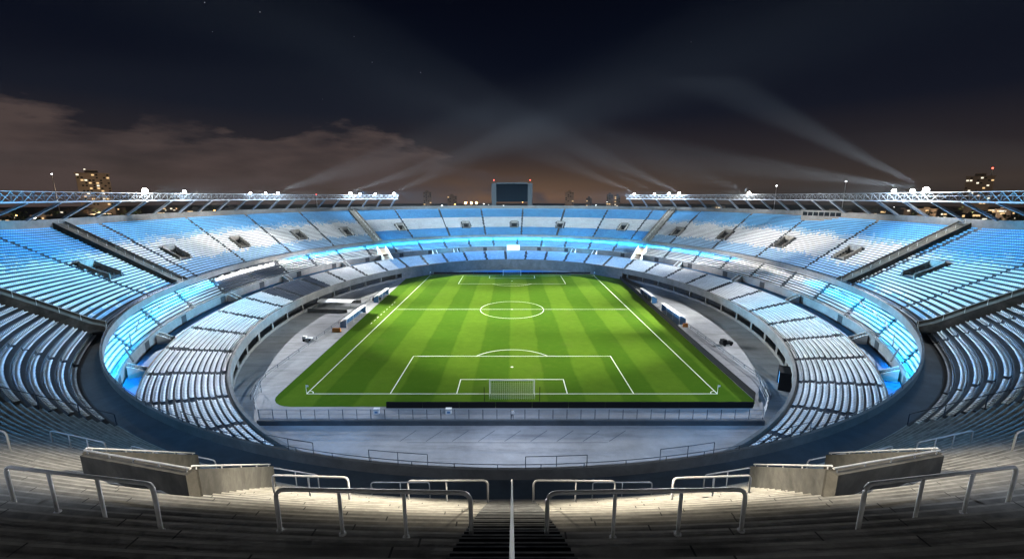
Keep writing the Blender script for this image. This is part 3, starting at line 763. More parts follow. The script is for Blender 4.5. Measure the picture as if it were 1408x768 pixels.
# pale covered things standing along the back row over the dark seats
for k, p in enumerate(np.arange(170.5, 186.5, .62)):
    x, y = mid_xy(p, .76); h = random.uniform(.8, 1.35); w_ = random.uniform(.32, .5)
    mb = MB(); prof = ((1, 0), (1.02, .5), (.9, .8), (.6, .95), (.15, 1.0)); n8 = 10
    for f, g in prof:
        for j in range(n8): a = 2*math.pi*j/n8; mb.v.append((w_*f*math.cos(a)*(1+.12*math.sin(3*a+k)), w_*f*math.sin(a), h*g))
    for i in range(len(prof)-1):
        for j in range(n8): mb.f.append((n8*i+j, n8*i+(j+1) % n8, n8*i+n8+(j+1) % n8, n8*i+n8+j)); mb.m.append(0)
    mb.f.append(tuple(n8*(len(prof)-1)+j for j in range(n8))); mb.m.append(0)
    o = mb.build('covered_stand', M['tarp'], smooth=True); o.location = (x, y, mid_z(p, 6/9)); tag(o, 'pale cloth covered stand in the warmly lit row above the dark left seats', 'cover', 'covered stands above the dark left seats')
# ------------------------------------------------------------------ pitch side
def goal(y, sg, lab):
    t = thing('football_goal', lab, 'goal', None, (0, y, 0), 0 if sg < 0 else math.pi)
    mb = MB(); r = .10
    mb.tube([(-3.66, 0, 0), (-3.66, 0, 2.44)], r); mb.tube([(3.66, 0, 0), (3.66, 0, 2.44)], r); mb.tube([(-3.74, 0, 2.44), (3.74, 0, 2.44)], r)
    mb.build('frame', M['white'], t)
    mb = MB(); rr = .014
    def L(a, b): mb.tube([a, b], rr, 4, caps=False)
    for i in range(25):
        x = -3.66+i*7.32/24
        L((x, 0, 2.44), (x, -1.0, 2.3)); L((x, -1.0, 2.3), (x, -2.0, 0.0))
    for j in range(9):
        f = j/8; L((-3.66, -1-f, 2.3*(1-f)), (3.66, -1-f, 2.3*(1-f)))
    for sx in (-3.66, 3.66):
        for j in range(8):
            z = j*.3; L((sx, 0, z), (sx, -1-(1-z/2.3), z))
        for j in range(4): L((sx, -j*.5, 0), (sx, -min(j*.5, 1.0)*1.0, 2.3))
    mb.build('net', M['net'], t)
goal(-52.5, -1, 'white football goal with net at the near end of the pitch')
goal(52.5, 1, 'small distant white goal at the far end of the pitch')
for sx, sy, lab in ((-1, -1, 'corner flag at the near left corner'), (1, -1, 'corner flag at the near right corner'), (-1, 1, 'corner flag at the far left corner'), (1, 1, 'corner flag at the far right corner')):
    t = thing('corner_flag', 'slim '+lab+' of the pitch', 'flag', 'corner flags', (sx*34, sy*52.5, 0))
    mb = MB(); mb.tube([(0, 0, 0), (0, 0, 1.6)], .035, 6); mb.build('pole', M['white'], t)
    mb = MB(); mb.hexa([(0, -.01, 1.2), (.4, -.01, 1.27), (.4, .01, 1.27), (0, .01, 1.2)], [(0, -.01, 1.6), (.4, -.01, 1.53), (.4, .01, 1.53), (0, .01, 1.6)]); mb.build('flag_cloth', M['white'], t)
for px in (666, 742):
    a = on_plane(px, 555); t = thing('net_pole', 'thin dark pole behind the near goal, %s of the net' % ('left' if px < 700 else 'right'), 'pole', loc=tuple(a))
    mb = MB(); mb.tube([(0, 0, 0), (0, 0, 2.9)], .04, 6); mb.build('shaft', M['black'], t); mb = MB(); mb.box(-.15, .15, -.15, .15, .0, .06); mb.build('base', M['black'], t)
# black perimeter boards
def boards(pts, h, label, inward, cat='board'):
    t = thing('perimeter_board', label, cat, 'black boards round the pitch')
    pts = [np.array(p, float) for p in pts]
    for a, b in zip(pts, pts[1:]):
        L = np.linalg.norm(b-a); n = max(1, int(round(L/6.0)))
        for k in range(n):
            q0 = a+(b-a)*k/n; q1 = a+(b-a)*(k+1)/n-(b-a)/L*.03
            mb = MB(); mb.wall([(*q0, .02, h), (*q1, .02, h)], .09); mb.build('panel', M['black'], t)
boards([(43.3, 55.6), (41.1, 0), (38.95, -54.6), (37.4, -56.9)], 1.3, 'long black board along the right touchline', -1)
boards([(-19.4, -57.2), (20, -57.2), (37.2, -57.2)], 1.05, 'black board behind the near goal line', 1)
boards([(-39.5, 56.0), (42, 56.0)], .9, 'black board behind the far goal line', 1)
for sgn, side in ((-1, 'left'), (1, 'right')):
    t = thing('low_barrier', f'low dark barrier rail on the {side} apron parallel to the touchline', 'barrier', 'low apron barriers')
    x = 44.6*sgn if sgn < 0 else 44.2
    pts = [(x, 50-k*4, 0) for k in range(25)]+[(x+1.0*(-sgn), -50.5, 0), (x-2.6*sgn, -54.5, 0)]
    mb = MB(); mb.tube([(a, b, .75) for a, b, _ in pts], .06, 6); mb.tube([(a, b, .3) for a, b, _ in pts], .05, 6); mb.build('rail', M['rail_dark'], t)
    for q in pts[::1]:
        mb = MB(); mb.tube([q, (q[0], q[1], .75)], .05, 6); mb.build('post', M['rail_dark'], t)
# near fence on a low dark wall with swept ends
a = on_plane(362, 596); b = on_plane(1042, 596)
t = thing('pitch_fence', 'grey steel fence on a dark low wall across the near apron', 'fence')
fx0, fx1, fy = -36.3, 36.0, -61.6
line_ = [(-41.8, -52.0), (-39.5, -57.5)]+[(fx0+(fx1-fx0)*k/36, fy) for k in range(37)]+[(39.2, -57.5), (41.2, -52.0)]
mb = MB(); mb.wall([(x, y-.35, -.1, .75) for x, y in line_[2:-2]], .5); mb.build('plinth', M['gang'], t)
for h, r in ((2.15, .05), (1.5, .03), (.85, .045)):
    mb = MB(); mb.tube([(x, y, h) for x, y in line_], r, 6); mb.build('rail', M['steel'], t)
for k, (x, y) in enumerate(line_):
    if k % 1 == 0: mb = MB(); mb.tube([(x, y, 0), (x, y, 2.2)], .055, 6); mb.build('post', M['rail_dark'], t)
mb = MB()
for k in range(2, 38):
    (xa, y_), (xb, _) = line_[k], line_[k+1]
    if xb > xa:
        for j in range(1, 12): mb.tube([(xa+(xb-xa)*j/12, y_, .85), (xa+(xb-xa)*j/12, y_, 2.15)], .009, 3, caps=False)
mb.build('wire_infill', M['steel'], t)
# dugouts
def dugout(px0, py0, py1, label, sgn, panel):
    A = on_plane(px0, py0); ya = A[1]; yb = on_plane(px0, py1)[1]; x = 41.6*sgn if sgn < 0 else 43.3
    L = yb-ya
    t = thing('team_dugout', label, 'dugout', 'team dugouts beside the pitch', (x, ya, 0), 0)
    s = -sgn  # open side towards pitch
    mb = MB(); n = 8
    prof = [(-s*1.0, 0.1), (-s*1.0, 1.5), (-s*.7, 2.0), (-s*.1, 2.25), (s*.7, 2.2)]
    for (x0, z0), (x1, z1) in zip(prof[1:], prof[2:]):
        mb.hexa([(x0, 0, z0), (x1, 0, z1), (x1, L, z1), (x0, L, z0)], [(x0, 0, z0+.06), (x1, 0, z1+.06), (x1, L, z1+.06), (x0, L, z0+.06)])
    mb.build('roof', M['tarp'], t)
    mb = MB(); mb.wall([(-s*1.0, 0, .05, 1.5), (-s*1.0, L, .05, 1.5)], .08); mb.build('back_panel', M[panel], t)
    for yy in (0, L):
        mb = MB(); mb.poly([(q[0], yy, q[1]) for q in prof]+[(s*.5, yy, .1)]); 
        mb2 = MB(); mb2.hexa([(-s*1.0, yy-.03, .1), (s*.45, yy-.03, .1), (s*.45, yy+.03, .1), (-s*1.0, yy+.03, .1)], [(-s*.95, yy-.03, 1.6), (s*.5, yy-.03, 2.1), (s*.5, yy+.03, 2.1), (-s*.95, yy+.03, 1.6)]); mb2.build('end_panel', M['blue'], t)
    k = max(5, int(L/1.0))
    for j in range(k):
        y = L*(j+.5)/k; mb = MB(); mb.box(-.75 if s > 0 else .25, -.25 if s > 0 else .75, y-.24, y+.24, .35, .45)
        xx = -s*.72; mb.box(xx-.06, xx+.06, y-.24, y+.24, .45, 1.1); mb.build('seat', M['blue'], t)
    for j in range(4):
        y = L*j/3; mb = MB(); mb.tube([(s*.62, y, 0), (s*.62, y, 2.2)], .04, 6); mb.build('post', M['white'], t)
dugout(463, 451, 430, 'white roofed dugout on the left touchline, nearer of the left pair', -1, 'box')
dugout(520, 416, 405, 'dugout on the left touchline, farther one by the tunnel mouth', -1, 'box')
dugout(945, 446, 427, 'white roofed blue dugout on the right apron, nearer of the right pair', 1, 'blue')
dugout(905, 417, 405, 'white roofed blue dugout on the right apron, farther of the right pair', 1, 'blue')
# players' tunnel on the left
t = thing('players_tunnel', 'white tarpaulin players tunnel between grey low walls on the left apron', 'tunnel')
for y in (-3.5, 7.5):
    mb = MB(); mb.wall([(-57.5, y, 0, 1.25), (-46.5, y, 0, 1.0)], .4); mb.build('side_wall', M['concrete_wall'], t)
mb = MB()
for k in range(6):
    y0, y1 = 1.0+k*.7, 1.0+(k+1)*.7; za = 1.9+.35*math.sin(math.pi*k/6); zb = 1.9+.35*math.sin(math.pi*(k+1)/6)
    mb.hexa([(-57, y0, za), (-47, y0, za-.3), (-47, y1, zb-.3), (-57, y1, zb)], [(-57, y0, za+.05), (-47, y0, za-.25), (-47, y1, zb-.25), (-57, y1, zb+.05)])
mb.build('canopy', M['tarp'], t)
for x in (-56.8, -52, -47.2):
    for y in (1.1, 5.1): mb = MB(); mb.tube([(x, y, 0), (x, y, 1.9)], .05, 6); mb.build('post', M['steel'], t)
# small equipment
def cart(px, py, label, name='equipment_cart', body='black', sc_=1., rz=0.):
    a = on_plane(px, py); t = thing(name, label, 'cart', None, tuple(a), rz)
    mb = MB(); mb.box(-1.3*sc_, 1.3*sc_, -.6*sc_, .6*sc_, .35*sc_, .8*sc_); mb.box(-1.2*sc_, -.2*sc_, -.5*sc_, .5*sc_, .8*sc_, 1.35*sc_); mb.build('body', M[body], t)
    mb = MB(); mb.tube([(1.3*sc_, 0, .5*sc_), (2.2*sc_, 0, .9*sc_)], .05*sc_, 6); mb.build('handle', M['steel'], t)
    for x in (-.8, .8):
        for y in (-.62, .62): mb = MB(); mb.tube([(x*sc_, y*sc_-.08, .32*sc_), (x*sc_, y*sc_+.08, .32*sc_)], .32*sc_, 12); mb.build('wheel', M['black'], t)
cart(998, 474, 'dark equipment cart parked on the right apron near the lower tier', rz=.2)
cart(423, 468, 'small white topped cart on the left apron', body='tarp', rz=.1, sc_=.8)
cart(518, 413, 'dark equipment cart at the tunnel mouth by the far left dugout', rz=1.2)
cart(566, 380, 'dark cart parked at the far left corner by the lower tier', rz=.4)
a = on_plane(463, 456); t = thing('equipment_barrier', 'orange plastic barrier at the near end of the left dugout', 'barrier', loc=tuple(a))
mb = MB(); mb.hexa([(-1, -.3, 0), (1, -.3, 0), (1, .3, 0), (-1, .3, 0)], [(-.95, -.08, 1), (.95, -.08, 1), (.95, .08, 1), (-.95, .08, 1)]); mb.build('body', M['orange'], t)
mb = MB(); mb.box(-1.1, 1.1, -.38, .38, -.0, .08); mb.build('base', M['black'], t)
a = on_plane(942, 449); t = thing('equipment_barrier', 'orange plastic barrier at the near end of the right blue dugout', 'barrier', loc=tuple(a))
mb = MB(); mb.hexa([(-.6, -.3, 0), (.6, -.3, 0), (.6, .3, 0), (-.6, .3, 0)], [(-.55, -.08, .9), (.55, -.08, .9), (.55, .08, .9), (-.55, .08, .9)]); mb.build('body', M['orange'], t)
for px, lab in ((518, 'pale box at the left end of the near black board'), (617, 'pale box beside the black board, left of the near goal')):
    a = on_plane(px, 568); t = thing('pitchside_box', lab, 'box', 'pale boxes by the near board', tuple(a))
    mb = MB(); mb.box(-.42, .42, -.3, .3, 0, .75); mb.build('body', M['tarp'], t)
    mb = MB(); mb.box(-.46, .46, -.34, .34, .75, .82); mb.build('lid', M['white'], t); mb = MB(); mb.box(-.2, .25, -.315, -.302, .2, .5); mb.build('panel', M['blue'], t)
a = on_plane(1073, 540); t = thing('blue_skip', 'blue container in a dark frame by the right lower tier', 'container', loc=(46.6, -50.0, 0), rz=R(60))
mb = MB(); mb.box(-1.6, 1.6, -.8, .8, .3, 2.9); mb.build('body', M['bluefloor'], t)
for x in (-1.7, 1.7):
    mb = MB(); mb.box(x-.12, x+.12, -.95, .95, 0, 3.2); mb.build('side_frame', M['black'], t)
mb = MB(); mb.box(-1.58, 1.58, -.95, .95, 2.95, 3.15); mb.build('top_frame', M['black'], t)
mb = MB()
for k in range(9): mb.box(-1.5+k*.37, -1.38+k*.37, -.86, -.803, .4, 2.8)
mb.build('ribs', M['bluefloor'], t)
# person on the near apron, by the fence
def person(loc, rz, label):
    V = [(0, 0, .93), (0, 0, 1.15), (0, 0.01, 1.38), (0, 0, 1.50), (0, -.02, 1.64), (-.1, 0, .88), (-.12, .03, .5), (-.13, -.02, .08), (-.13, .12, .04), (.1, 0, .88), (.12, -.03, .5), (.13, .04, .08), (.13, .18, .04),
         (-.2, 0, 1.38), (-.27, -.02, 1.12), (-.2, .16, .98), (.2, 0, 1.38), (.28, .0, 1.12), (.2, .2, 1.02)]
    E_ = [(0, 1), (1, 2), (2, 3), (3, 4), (0, 5), (5, 6), (6, 7), (7, 8), (0, 9), (9, 10), (10, 11), (11, 12), (2, 13), (13, 14), (14, 15), (2, 16), (16, 17), (17, 18)]
    rad = [.15, .14, .16, .06, .11, .1, .07, .05, .04, .1, .07, .05, .04, .07, .05, .035, .07, .05, .035]
    me = bpy.data.meshes.new('person'); me.from_pydata(V, E_, []); 
    o = link('person', me); o.location = loc; o.rotation_euler.z = rz
    sk = o.modifiers.new('skin', 'SKIN'); 
    for i, r in enumerate(rad): me.skin_vertices[0].data[i].radius = (r, r*.85)
    me.skin_vertices[0].data[0].use_root = True
    o.modifiers.new('sub', 'SUBSURF').render_levels = 1
    m = bpy.data.materials.new('clothes'); nt, n, l, b = nodes(m)
    tc = n.new('ShaderNodeTexCoord'); sx = n.new('ShaderNodeSeparateXYZ'); l.new(tc.outputs['Object'], sx.inputs[0])
    r = n.new('ShaderNodeValToRGB'); r.color_ramp.interpolation = 'CONSTANT'
    r.color_ramp.elements[0].color = (.03, .035, .05, 1); e1 = r.color_ramp.elements[1]; e1.position = .92/2; e1.color = (.6, .62, .66, 1)
    e2 = r.color_ramp.elements.new(1.47/2); e2.color = (.4, .26, .19, 1); e3 = r.color_ramp.elements.new(1.68/2); e3.color = (.03, .02, .015, 1)
    q = n.new('ShaderNodeMath'); q.operation = 'MULTIPLY'; q.inputs[1].default_value = .5; l.new(sx.outputs[2], q.inputs[0]); l.new(q.outputs[0], r.inputs['Fac']); l.new(r.outputs['Color'], b.inputs['Base Color'])
    me.materials.append(m)
    tag(o, label, 'person')
person((0.05, -60.6, 0), math.pi, 'person in a pale top and dark trousers standing at the near fence')
# ------------------------------------------------------------------ the city beyond the rim
TOWERS = []
def tower(px0, px1, pytop, Zd, label, wall, rows, cols, lit, sidew=.3, group=None, windowed=.45):
    d = Zd
    xa, xb = (px0-704)/FOC*Zd, (px1-704)/FOC*Zd; w = xb-xa; Y = CYW+(Zd)/math.cos(TILT)
    ztop = CH+(271-pytop)*math.cos(TILT)*Zd/FOC
    t = thing('tower_block', label, 'building', group, ((xa+xb)/2, Y, -1.2), math.atan2(CYW-Y, -(xa+xb)/2)+math.pi/2); w *= math.cos(math.atan2((xa+xb)/2, Y-CYW))
    TOWERS.append(((xa+xb)/2, Y, ztop))
    H_ = ztop+1.2
    mb = MB(); mb.box(-w/2, w/2, 0, w*.8, 0, H_)
    mb.box(-w*.53, w*.53, -.4, w*.82, H_, H_+1.0); mb.box(-w*.22, w*.18, w*.2, w*.6, H_+1, H_+4.5)
    mb.build('wall', M[wall], t)
    cw, rh = w/cols, H_/rows
    base_me = None
    dk = None
    for i in range(rows):
        for j in range(cols):
            if i < rows*.35: continue
            on = random.random() < lit
            if not on and random.random() > windowed: continue
            x = -w/2+(j+.5)*cw; z = (i+.5)*rh
            key = 'win' if on else 'dark'
            if on:
                mb = MB(); mb.box(-cw*.36, cw*.36, -.12, -.004, -rh*.28, rh*.28)
                o = mb.build('lit_window', M['win'] if random.random() < .6 else M['win_w'], t); o.location = (x, 0, z)
            else:
                if dk is None:
                    mb = MB(); mb.box(-cw*.3, cw*.3, -.1, -.004, -rh*.28, rh*.28); o = mb.build('dark_window', M['screen'], t); dk = o
                else: o = link('dark_window', dk.data, t)
                o.location = (x, 0, z)
    return t, H_, w
T1 = tower(110, 156, 239, 520, 'tall apartment tower with many lit windows above the left truss', 'wall_city', 19, 9, .2, windowed=.5)
T2 = tower(1323, 1362, 243, 560, 'tall dark tower with lit windows and a red mast light above the right truss', 'wall_dark', 18, 8, .22, windowed=.3)
mb = MB(); mb.tube([(9, 6, T2[1]), (9, 6, T2[1]+10)], .5, 6); ms = mb.build('mast', M['steel'], T2[0]); mb = MB(); mb.box(8.2, 9.8, 5.2, 6.8, T2[1]+10, T2[1]+11.6); mb.build('beacon', M['red'], ms)
mb = MB(); mb.box(-7, -5.4, 8, 9.6, T1[1]+4.5, T1[1]+6.0); mb.build('roof_lamp', M['win_w'], T1[0])
tower(582, 593, 264.5, 800, 'slim dark tower left of the scoreboard, taller one', 'wall_dark', 14, 4, .12)
tower(615, 628, 270, 800, 'squat dark block left of the scoreboard, next to the scoreboard', 'wall_dark', 12, 5, .1)
tower(777, 789, 264.5, 800, 'dark brown tower right of the scoreboard', 'wall_city', 14, 4, .12)
tower(834, 843, 268, 800, 'slim block right of the scoreboard, left of a stepped pair', 'wall_dark', 12, 3, .1)
tower(845, 853, 270, 820, 'lower slim block right of the scoreboard, right of a stepped pair', 'wall_dark', 12, 3, .12)
tower(806, 814, 273, 820, 'low dark block between the brown tower and the stepped pair', 'wall_dark', 10, 3, .1)
# low town houses seen between the truss struts
wm = {}
def wmesh(w, h):
    k = (w, h)
    if k not in wm:
        mb = MB(); mb.box(-w/2, w/2, -.15, -.004, -h/2, h/2); me = bpy.data.meshes.new('lit_window'); me.from_pydata(mb.v, [], mb.f); wm[k] = me
    return wm[k]
winmats = [M['win'], M['win_w']]
base_w = []
for m in winmats:
    for w, h in ((2.6, 1.8), (4.2, 1.6), (1.6, 1.8)):
        mb = MB(); mb.box(-w/2, w/2, -.15, -.004, -h/2, h/2); me = bpy.data.meshes.new('lit_window'); me.from_pydata(mb.v, [], mb.f); me.materials.append(m); base_w.append(me)
nb = 0
for px in list(range(-5, 330, 13))+list(range(340, 560, 17))+list(range(870, 1080, 17))+list(range(1085, 1420, 13)):
    px += random.uniform(-5, 5)
    Zd = random.uniform(300, 620); X = (px-704)/FOC*Zd; Y = CYW+Zd/math.cos(TILT)
    h = random.uniform(8, 22); w = random.uniform(12, 24)
    side = 'left' if px < 704 else 'right'
    az = math.atan2(CYW-Y, -X)
    t = thing('town_house', f'dark low town building with a few lit windows beyond the {side} rim', 'building', f'town buildings beyond the {side} rim', (X, Y, -1.2), az+math.pi/2)
    mb = MB(); mb.box(-w/2, w/2, 0, 10, 0, h); mb.box(-w/2-.3, w/2+.3, -.3, 10.3, h, h+.5); mb.box(-w*.2, w*.1, 3, 6, h+.5, h+2.3); mb.build('wall', M['wall_dark'] if random.random() < .6 else M['wall_city'], t)
    for k in range(random.randint(3, 6)):
        o = link('lit_window', random.choice(base_w), t); o.location = (random.uniform(-w/2+2.5, w/2-2.5), 0, random.choice([q for q in (h*.35, h*.55, h*.75, h*.9) if q < h-1.2]))
# street lamps
for k in range(64):
    px = random.uniform(-5, 560) if k % 2 else random.uniform(850, 1413)
    if k > 44: px = random.uniform(560, 850)
    Zd = random.uniform(330, 900) if k <= 44 else random.uniform(420, 900)
    X = (px-704)/FOC*Zd; Y = CYW+Zd/math.cos(TILT); hh = random.uniform(8, 14) if k <= 44 else random.uniform(16, 26)
    c_ = 'orange' if random.random() < .65 else 'white'
    where = 'behind the far rim' if k > 44 else ('beyond the left rim' if px < 704 else 'beyond the right rim')
    t = thing('street_lamp', f'distant {c_} street lamp {where}', 'street lamp', f'{c_} street lamps {where}', (X, Y, -1.2))
    mb = MB(); mb.tube([(0, 0, 0), (0, 0, hh)], .14, 5); mb.build('pole', M['box'], t)
    r = random.uniform(.35, .75); mb = MB()
    mb.hexa([(-r, -r, hh), (r, -r, hh), (r, r, hh), (-r, r, hh)], [(-r*.6, -r*.6, hh+r), (r*.6, -r*.6, hh+r), (r*.6, r*.6, hh+r), (-r*.6, r*.6, hh+r)]); mb.build('lantern', M['sodium'] if c_ == 'orange' else M['lampw'], t)
for px, py, lab in ((78, 240, 'tall thin floodlight mast left of the apartment tower'), (1160, 250, 'thin lit mast behind the right truss'), (1066, 256, 'short thin mast behind the right truss'), (435, 268, 'thin mast with a red tip behind the left truss')):
    Zd = 420; X = (px-704)/FOC*Zd; Y = CYW+Zd/math.cos(TILT); z = CH+(271-py)*math.cos(TILT)*Zd/FOC
    t = thing('light_mast', lab, 'mast', None, (X, Y, -1.2))
    mb = MB(); mb.tube([(0, 0, 0), (0, 0, z+1.2)], .4, 6, r2=.2); mb.build('pole', M['white'], t)
    mb = MB(); mb.box(-.4, .4, -.4, .4, z+1.2, z+1.9); mb.build('lamp', M['red'] if px == 435 else M['lampw'], t)
for px, lab in ((640, 'leftmost'), (648, 'middle'), (655, 'rightmost')):
    X = (px-704)/FOC*600; Y = CYW+600/math.cos(TILT)
    t = thing('street_lamp', f'bright orange lamp just left of the scoreboard, {lab} of a close trio', 'street lamp', 'orange lamps by the scoreboard', (X, Y, -1.2))
    mb = MB(); mb.tube([(0, 0, 0), (0, 0, 24)], .2, 5); mb.build('pole', M['box'], t)
    mb = MB(); mb.hexa([(-1.5, -1, 24), (1.5, -1, 24), (1.5, 1, 24), (-1.5, 1, 24)], [(-.9, -.6, 26), (.9, -.6, 26), (.9, .6, 26), (-.9, .6, 26)]); mb.build('lantern', M['sodium'], t)
    ld = bpy.data.lights.new('street_glow', 'POINT'); ld.energy = 60000; ld.color = (1, .55, .2); ld.shadow_soft_size = 1; o = bpy.data.objects.new('street_glow', ld); COL.objects.link(o); o.location = (X, Y-4, 25)
# far woods
def woods(name, label, spans, n):
    V = []; F = []
    for k in range(n):
        lo, hi = random.choice(spans); px = random.uniform(lo, hi); Zd = random.uniform(260, 560)
        X = (px-704)/FOC*Zd; Y = CYW+Zd/math.cos(TILT)
        hump = 12+5*math.sin(px*.11+Zd*.013)+3*math.sin(px*.31)
        z = random.uniform(0, 1)**.6*hump
        c = np.array([X, Y, z-1]); 
        for _ in range(2):
            a = rng.normal(size=3); a /= np.linalg.norm(a); b = np.cross(a, rng.normal(size=3)); b /= np.linalg.norm(b); s = random.uniform(.9, 2.0)
            i = len(V); c2 = c+rng.normal(size=3)*1.2; V += [tuple(c2+a*s), tuple(c2+b*s*.7), tuple(c2-a*s), tuple(c2-b*s*.7)]; F.append((i, i+1, i+2, i+3))
    me = bpy.data.meshes.new(name); me.from_pydata(V, [], F); me.materials.append(M['leaf']); o = link(name, me); tag(o, label, 'trees', kind='stuff')
woods('distant_woods', 'dark mass of distant trees beyond the stadium rim', [(-20, 560), (560, 850), (850, 1430)], 9000)
# ------------------------------------------------------------------ lights
import mathutils
def look(o, tgt):
    d = mathutils.Vector(tgt)-o.location; o.rotation_euler = d.to_track_quat('-Z', 'Y').to_euler()
def spot(src, tgt, diam, E_, col, blend=.8, rad=.4, name='flood_and_fill_spot'):
    src = np.array(src, float); tgt = np.array(tgt, float); r = np.linalg.norm(tgt-src)
    ld = bpy.data.lights.new(name, 'SPOT'); ld.energy = E_*r*r*4*math.pi; ld.color = col; ld.spot_blend = blend; ld.shadow_soft_size = rad
    ld.spot_size = min(R(170), 2*math.atan(diam/2/r))
    o = bpy.data.objects.new(name, ld); COL.objects.link(o); o.location = src; look(o, tgt); return o
WH = (.86, .94, 1.0); WARM = (1, .90, .71); NEU = (1, .97, .93); B1 = (.10, .48, 1.0); B2 = (.05, .32, .9)
def LP(px):
    q = LAMP_POS[px]; d = -q[:2]/np.linalg.norm(q[:2]); return q+np.array([d[0]*1.6, d[1]*1.6, 1.4])
PITCH_E = 12.0
for px, tgt, dm, k in ((195, (-6, -34, 0), 26, 1.0), (1279, (10, -36, 0), 24, .9), (250, (-18, -10, 0), 28, 1.5), (1234, (20, -10, 0), 28, 1.3), (380, (-22, 16, 0), 30, 1.4), (1032, (14, 14, 0), 32, 1.2),
                       (481, (-14, 36, 0), 30, 1.0), (935, (22, 34, 0), 28, .7), (342, (-6, -6, 0), 56, .3), (1260, (6, 2, 0), 60, .3), (515, (-8, 20, 0), 60, .4), (921, (8, 24, 0), 60, .4)):
    spot(LP(px), tgt, dm*1.22, PITCH_E*k*.9, (1, .98, .84), 1.0)
def stand(px, phi, s, dm, E_, col, blend=.9):
    x, y = up_xy(phi, s); spot(LP(px), (x, y, up_z(phi, s)), dm, E_, col, blend)
# white pools and blue washes across the upper stands
for l_, r_, f in ((1032, 380, lambda p: p),):
    pass
def both(lp, rp_, phi, s, dm, E_, col, blend=.9):
    stand(rp_, phi, s, dm, E_, col, blend); stand(lp, 180-phi, s, dm, E_, col, blend)
both(380, 1032, 174, .48, 46, 7.5, NEU)
both(342, 921, 192, .45, 40, 3.4, NEU)
both(250, 1260, 158, .56, 54, 2.4, WH)
both(481, 935, 208, .40, 54, 8.0, (.08, .56, 1.0))
both(515, 901, 196, .8, 60, 2.5, B1)
both(541, 873, 226, .15, 52, 4.2, (.35, .68, 1))
both(494, 873, 232, .3, 40, 3.0, B2)
both(250, 1234, 205, .3, 120, .8, WH)
stand(195, 90, .66, 150, 3.7, (.66, .87, 1), 1.0); stand(1279, 90, .66, 150, 3.7, (.66, .87, 1), 1.0)
for px in (481, 935): spot(LP(px), (0, 63, 1.5), 56, 6.0, (.04, .36, 1), 1.0)
# lower tier and apron
for a, b in ((1234, -1), (250, 1)):
    for y, k in ((-48, 1.0), (-14, 1.3), (30, 1.3)):
        spot(LP(a), (b*60, y, 4), 60, .85*k, (.80, .89, 1), .9)
for lp_, b in (((195, 250, 342), -1), ((1279, 1260, 1032), 1)):
    for px, y in zip(lp_, (-42, -8, 30)):
        spot(LP(px), (b*48, y, 0), 46, 5.6, (.95, .96, 1), 1.0); spot(LP(px), (b*64, y, 5), 50, .55, (.80, .88, 1), 1.0)
for px in (481, 935): spot(LP(px), (0, -52, 1), 26, 3.5, (1, .98, .9), 1.0)
spot(LP(195), (10, 80, 4), 80, 1.0, (.08, .45, 1)); spot(LP(1279), (-10, 80, 4), 80, 1.0, (.08, .45, 1))
for sg in (1, -1):
    spot((sg*40, -92, 70), (sg*-14, -66, 0), 46, 1.9, (.62, .75, 1), .95); spot((sg*40, -92, 70), (sg*-36, -66, 2), 36, 1.5, (.12, .45, 1), 1.0)  # unseen overhead spots added to light the near apron
for px in (481, 935): spot(LP(px), (0, -104, 24), 44, .9, (.95, .96, 1), .95)
for x in (-44, -15, 15, 44):
    p = math.degrees(math.acos(x/79)); q = mid_xy(p, .45)
    for px in (363, 1032): spot(LP(px), (*q, 8.6), 22, 10, (.08, .58, 1), 1.0)  # cyan fill added from the side trusses to brighten the far middle tier
# warm pools and blue fill on the near terrace, from added unseen spots
for sg in (1, -1):
    for (x, y), dm, E_ in (((-6.6, -102.8), 7.5, 10.0), ((-8.5, -101.5), 13, 2.2), ((-15.2, -101.6), 10.0, 5.5)):
        spot((sg*34, -118, 58), (sg*x, y, tread_near(x, y)), dm, E_, WARM, .95, rad=.25)
    spot((sg*-52, -128, 62), (sg*-38, -84, 12), 54, 1.5, (.10, .42, .9), .95)
    spot((sg*-22, -132, 62), (sg*-14, -89.5, 11), 34, .9, (.62, .72, .9), 1.0)
    spot((sg*-80, -70, 34), (sg*-50, -74, 14), 46, 2.3, (.50, .76, 1), 1.0)
# cyan strip lamps on brackets in front of the upper tier's front edge
def strip(p, col, e, grp, w=.3):
    a, b = rp('F', p-2.4), rp('F', p+2.4); L = np.linalg.norm(b-a)
    n = rp('F', p, -4)-rp('F', p, 0); n /= np.linalg.norm(n); c = rp('F', p)+n*2.6
    t = thing('strip_light', f'slim strip light on brackets below the upper parapet, {grp}', 'light', f'strip lights {grp}', (*c, 10.35), math.atan2(n[1], n[0]))
    mb = MB(); mb.box(-.05, .12, -L*.46, L*.46, .0, .14); mb.build('housing', M['box'], t)
    for y in (0,):
        mb = MB(); mb.beam((.0, y, .1), (-2.45, y, .35), .025, .025); mb.build('bracket', M['box'], t)
    ld = bpy.data.lights.new('strip_lamp', 'AREA'); ld.shape = 'RECTANGLE'; ld.size = L*.92; ld.size_y = w; ld.energy = e*L; ld.color = col
    o = bpy.data.objects.new('strip_lamp', ld); COL.objects.link(o); o.location = (*(c-n*.08), 10.33)
    z = mathutils.Vector((n[0]*.85, n[1]*.85, 1.0)).normalized(); ld.spread = R(128)
    x = mathutils.Vector((b[0]-a[0], b[1]-a[1], 0)).normalized(); y = z.cross(x).normalized()
    o.rotation_euler = mathutils.Matrix((x, y, z)).transposed().to_euler()
for p in frange(-49, 229, 5.35):
    q = p if p > 90 else 180-p
    grp = 'behind the far goal' if 42 < p < 138 else ('on the left side' if p > 90 else 'on the right side')
    if 167 < q < 188: strip(p, (1, .93, .80), 46 if p > 90 else 26, grp)
    else: strip(p, (.02, .48, 1.0), (460 if q < 138 else 260) if q < 190 else 110, grp)
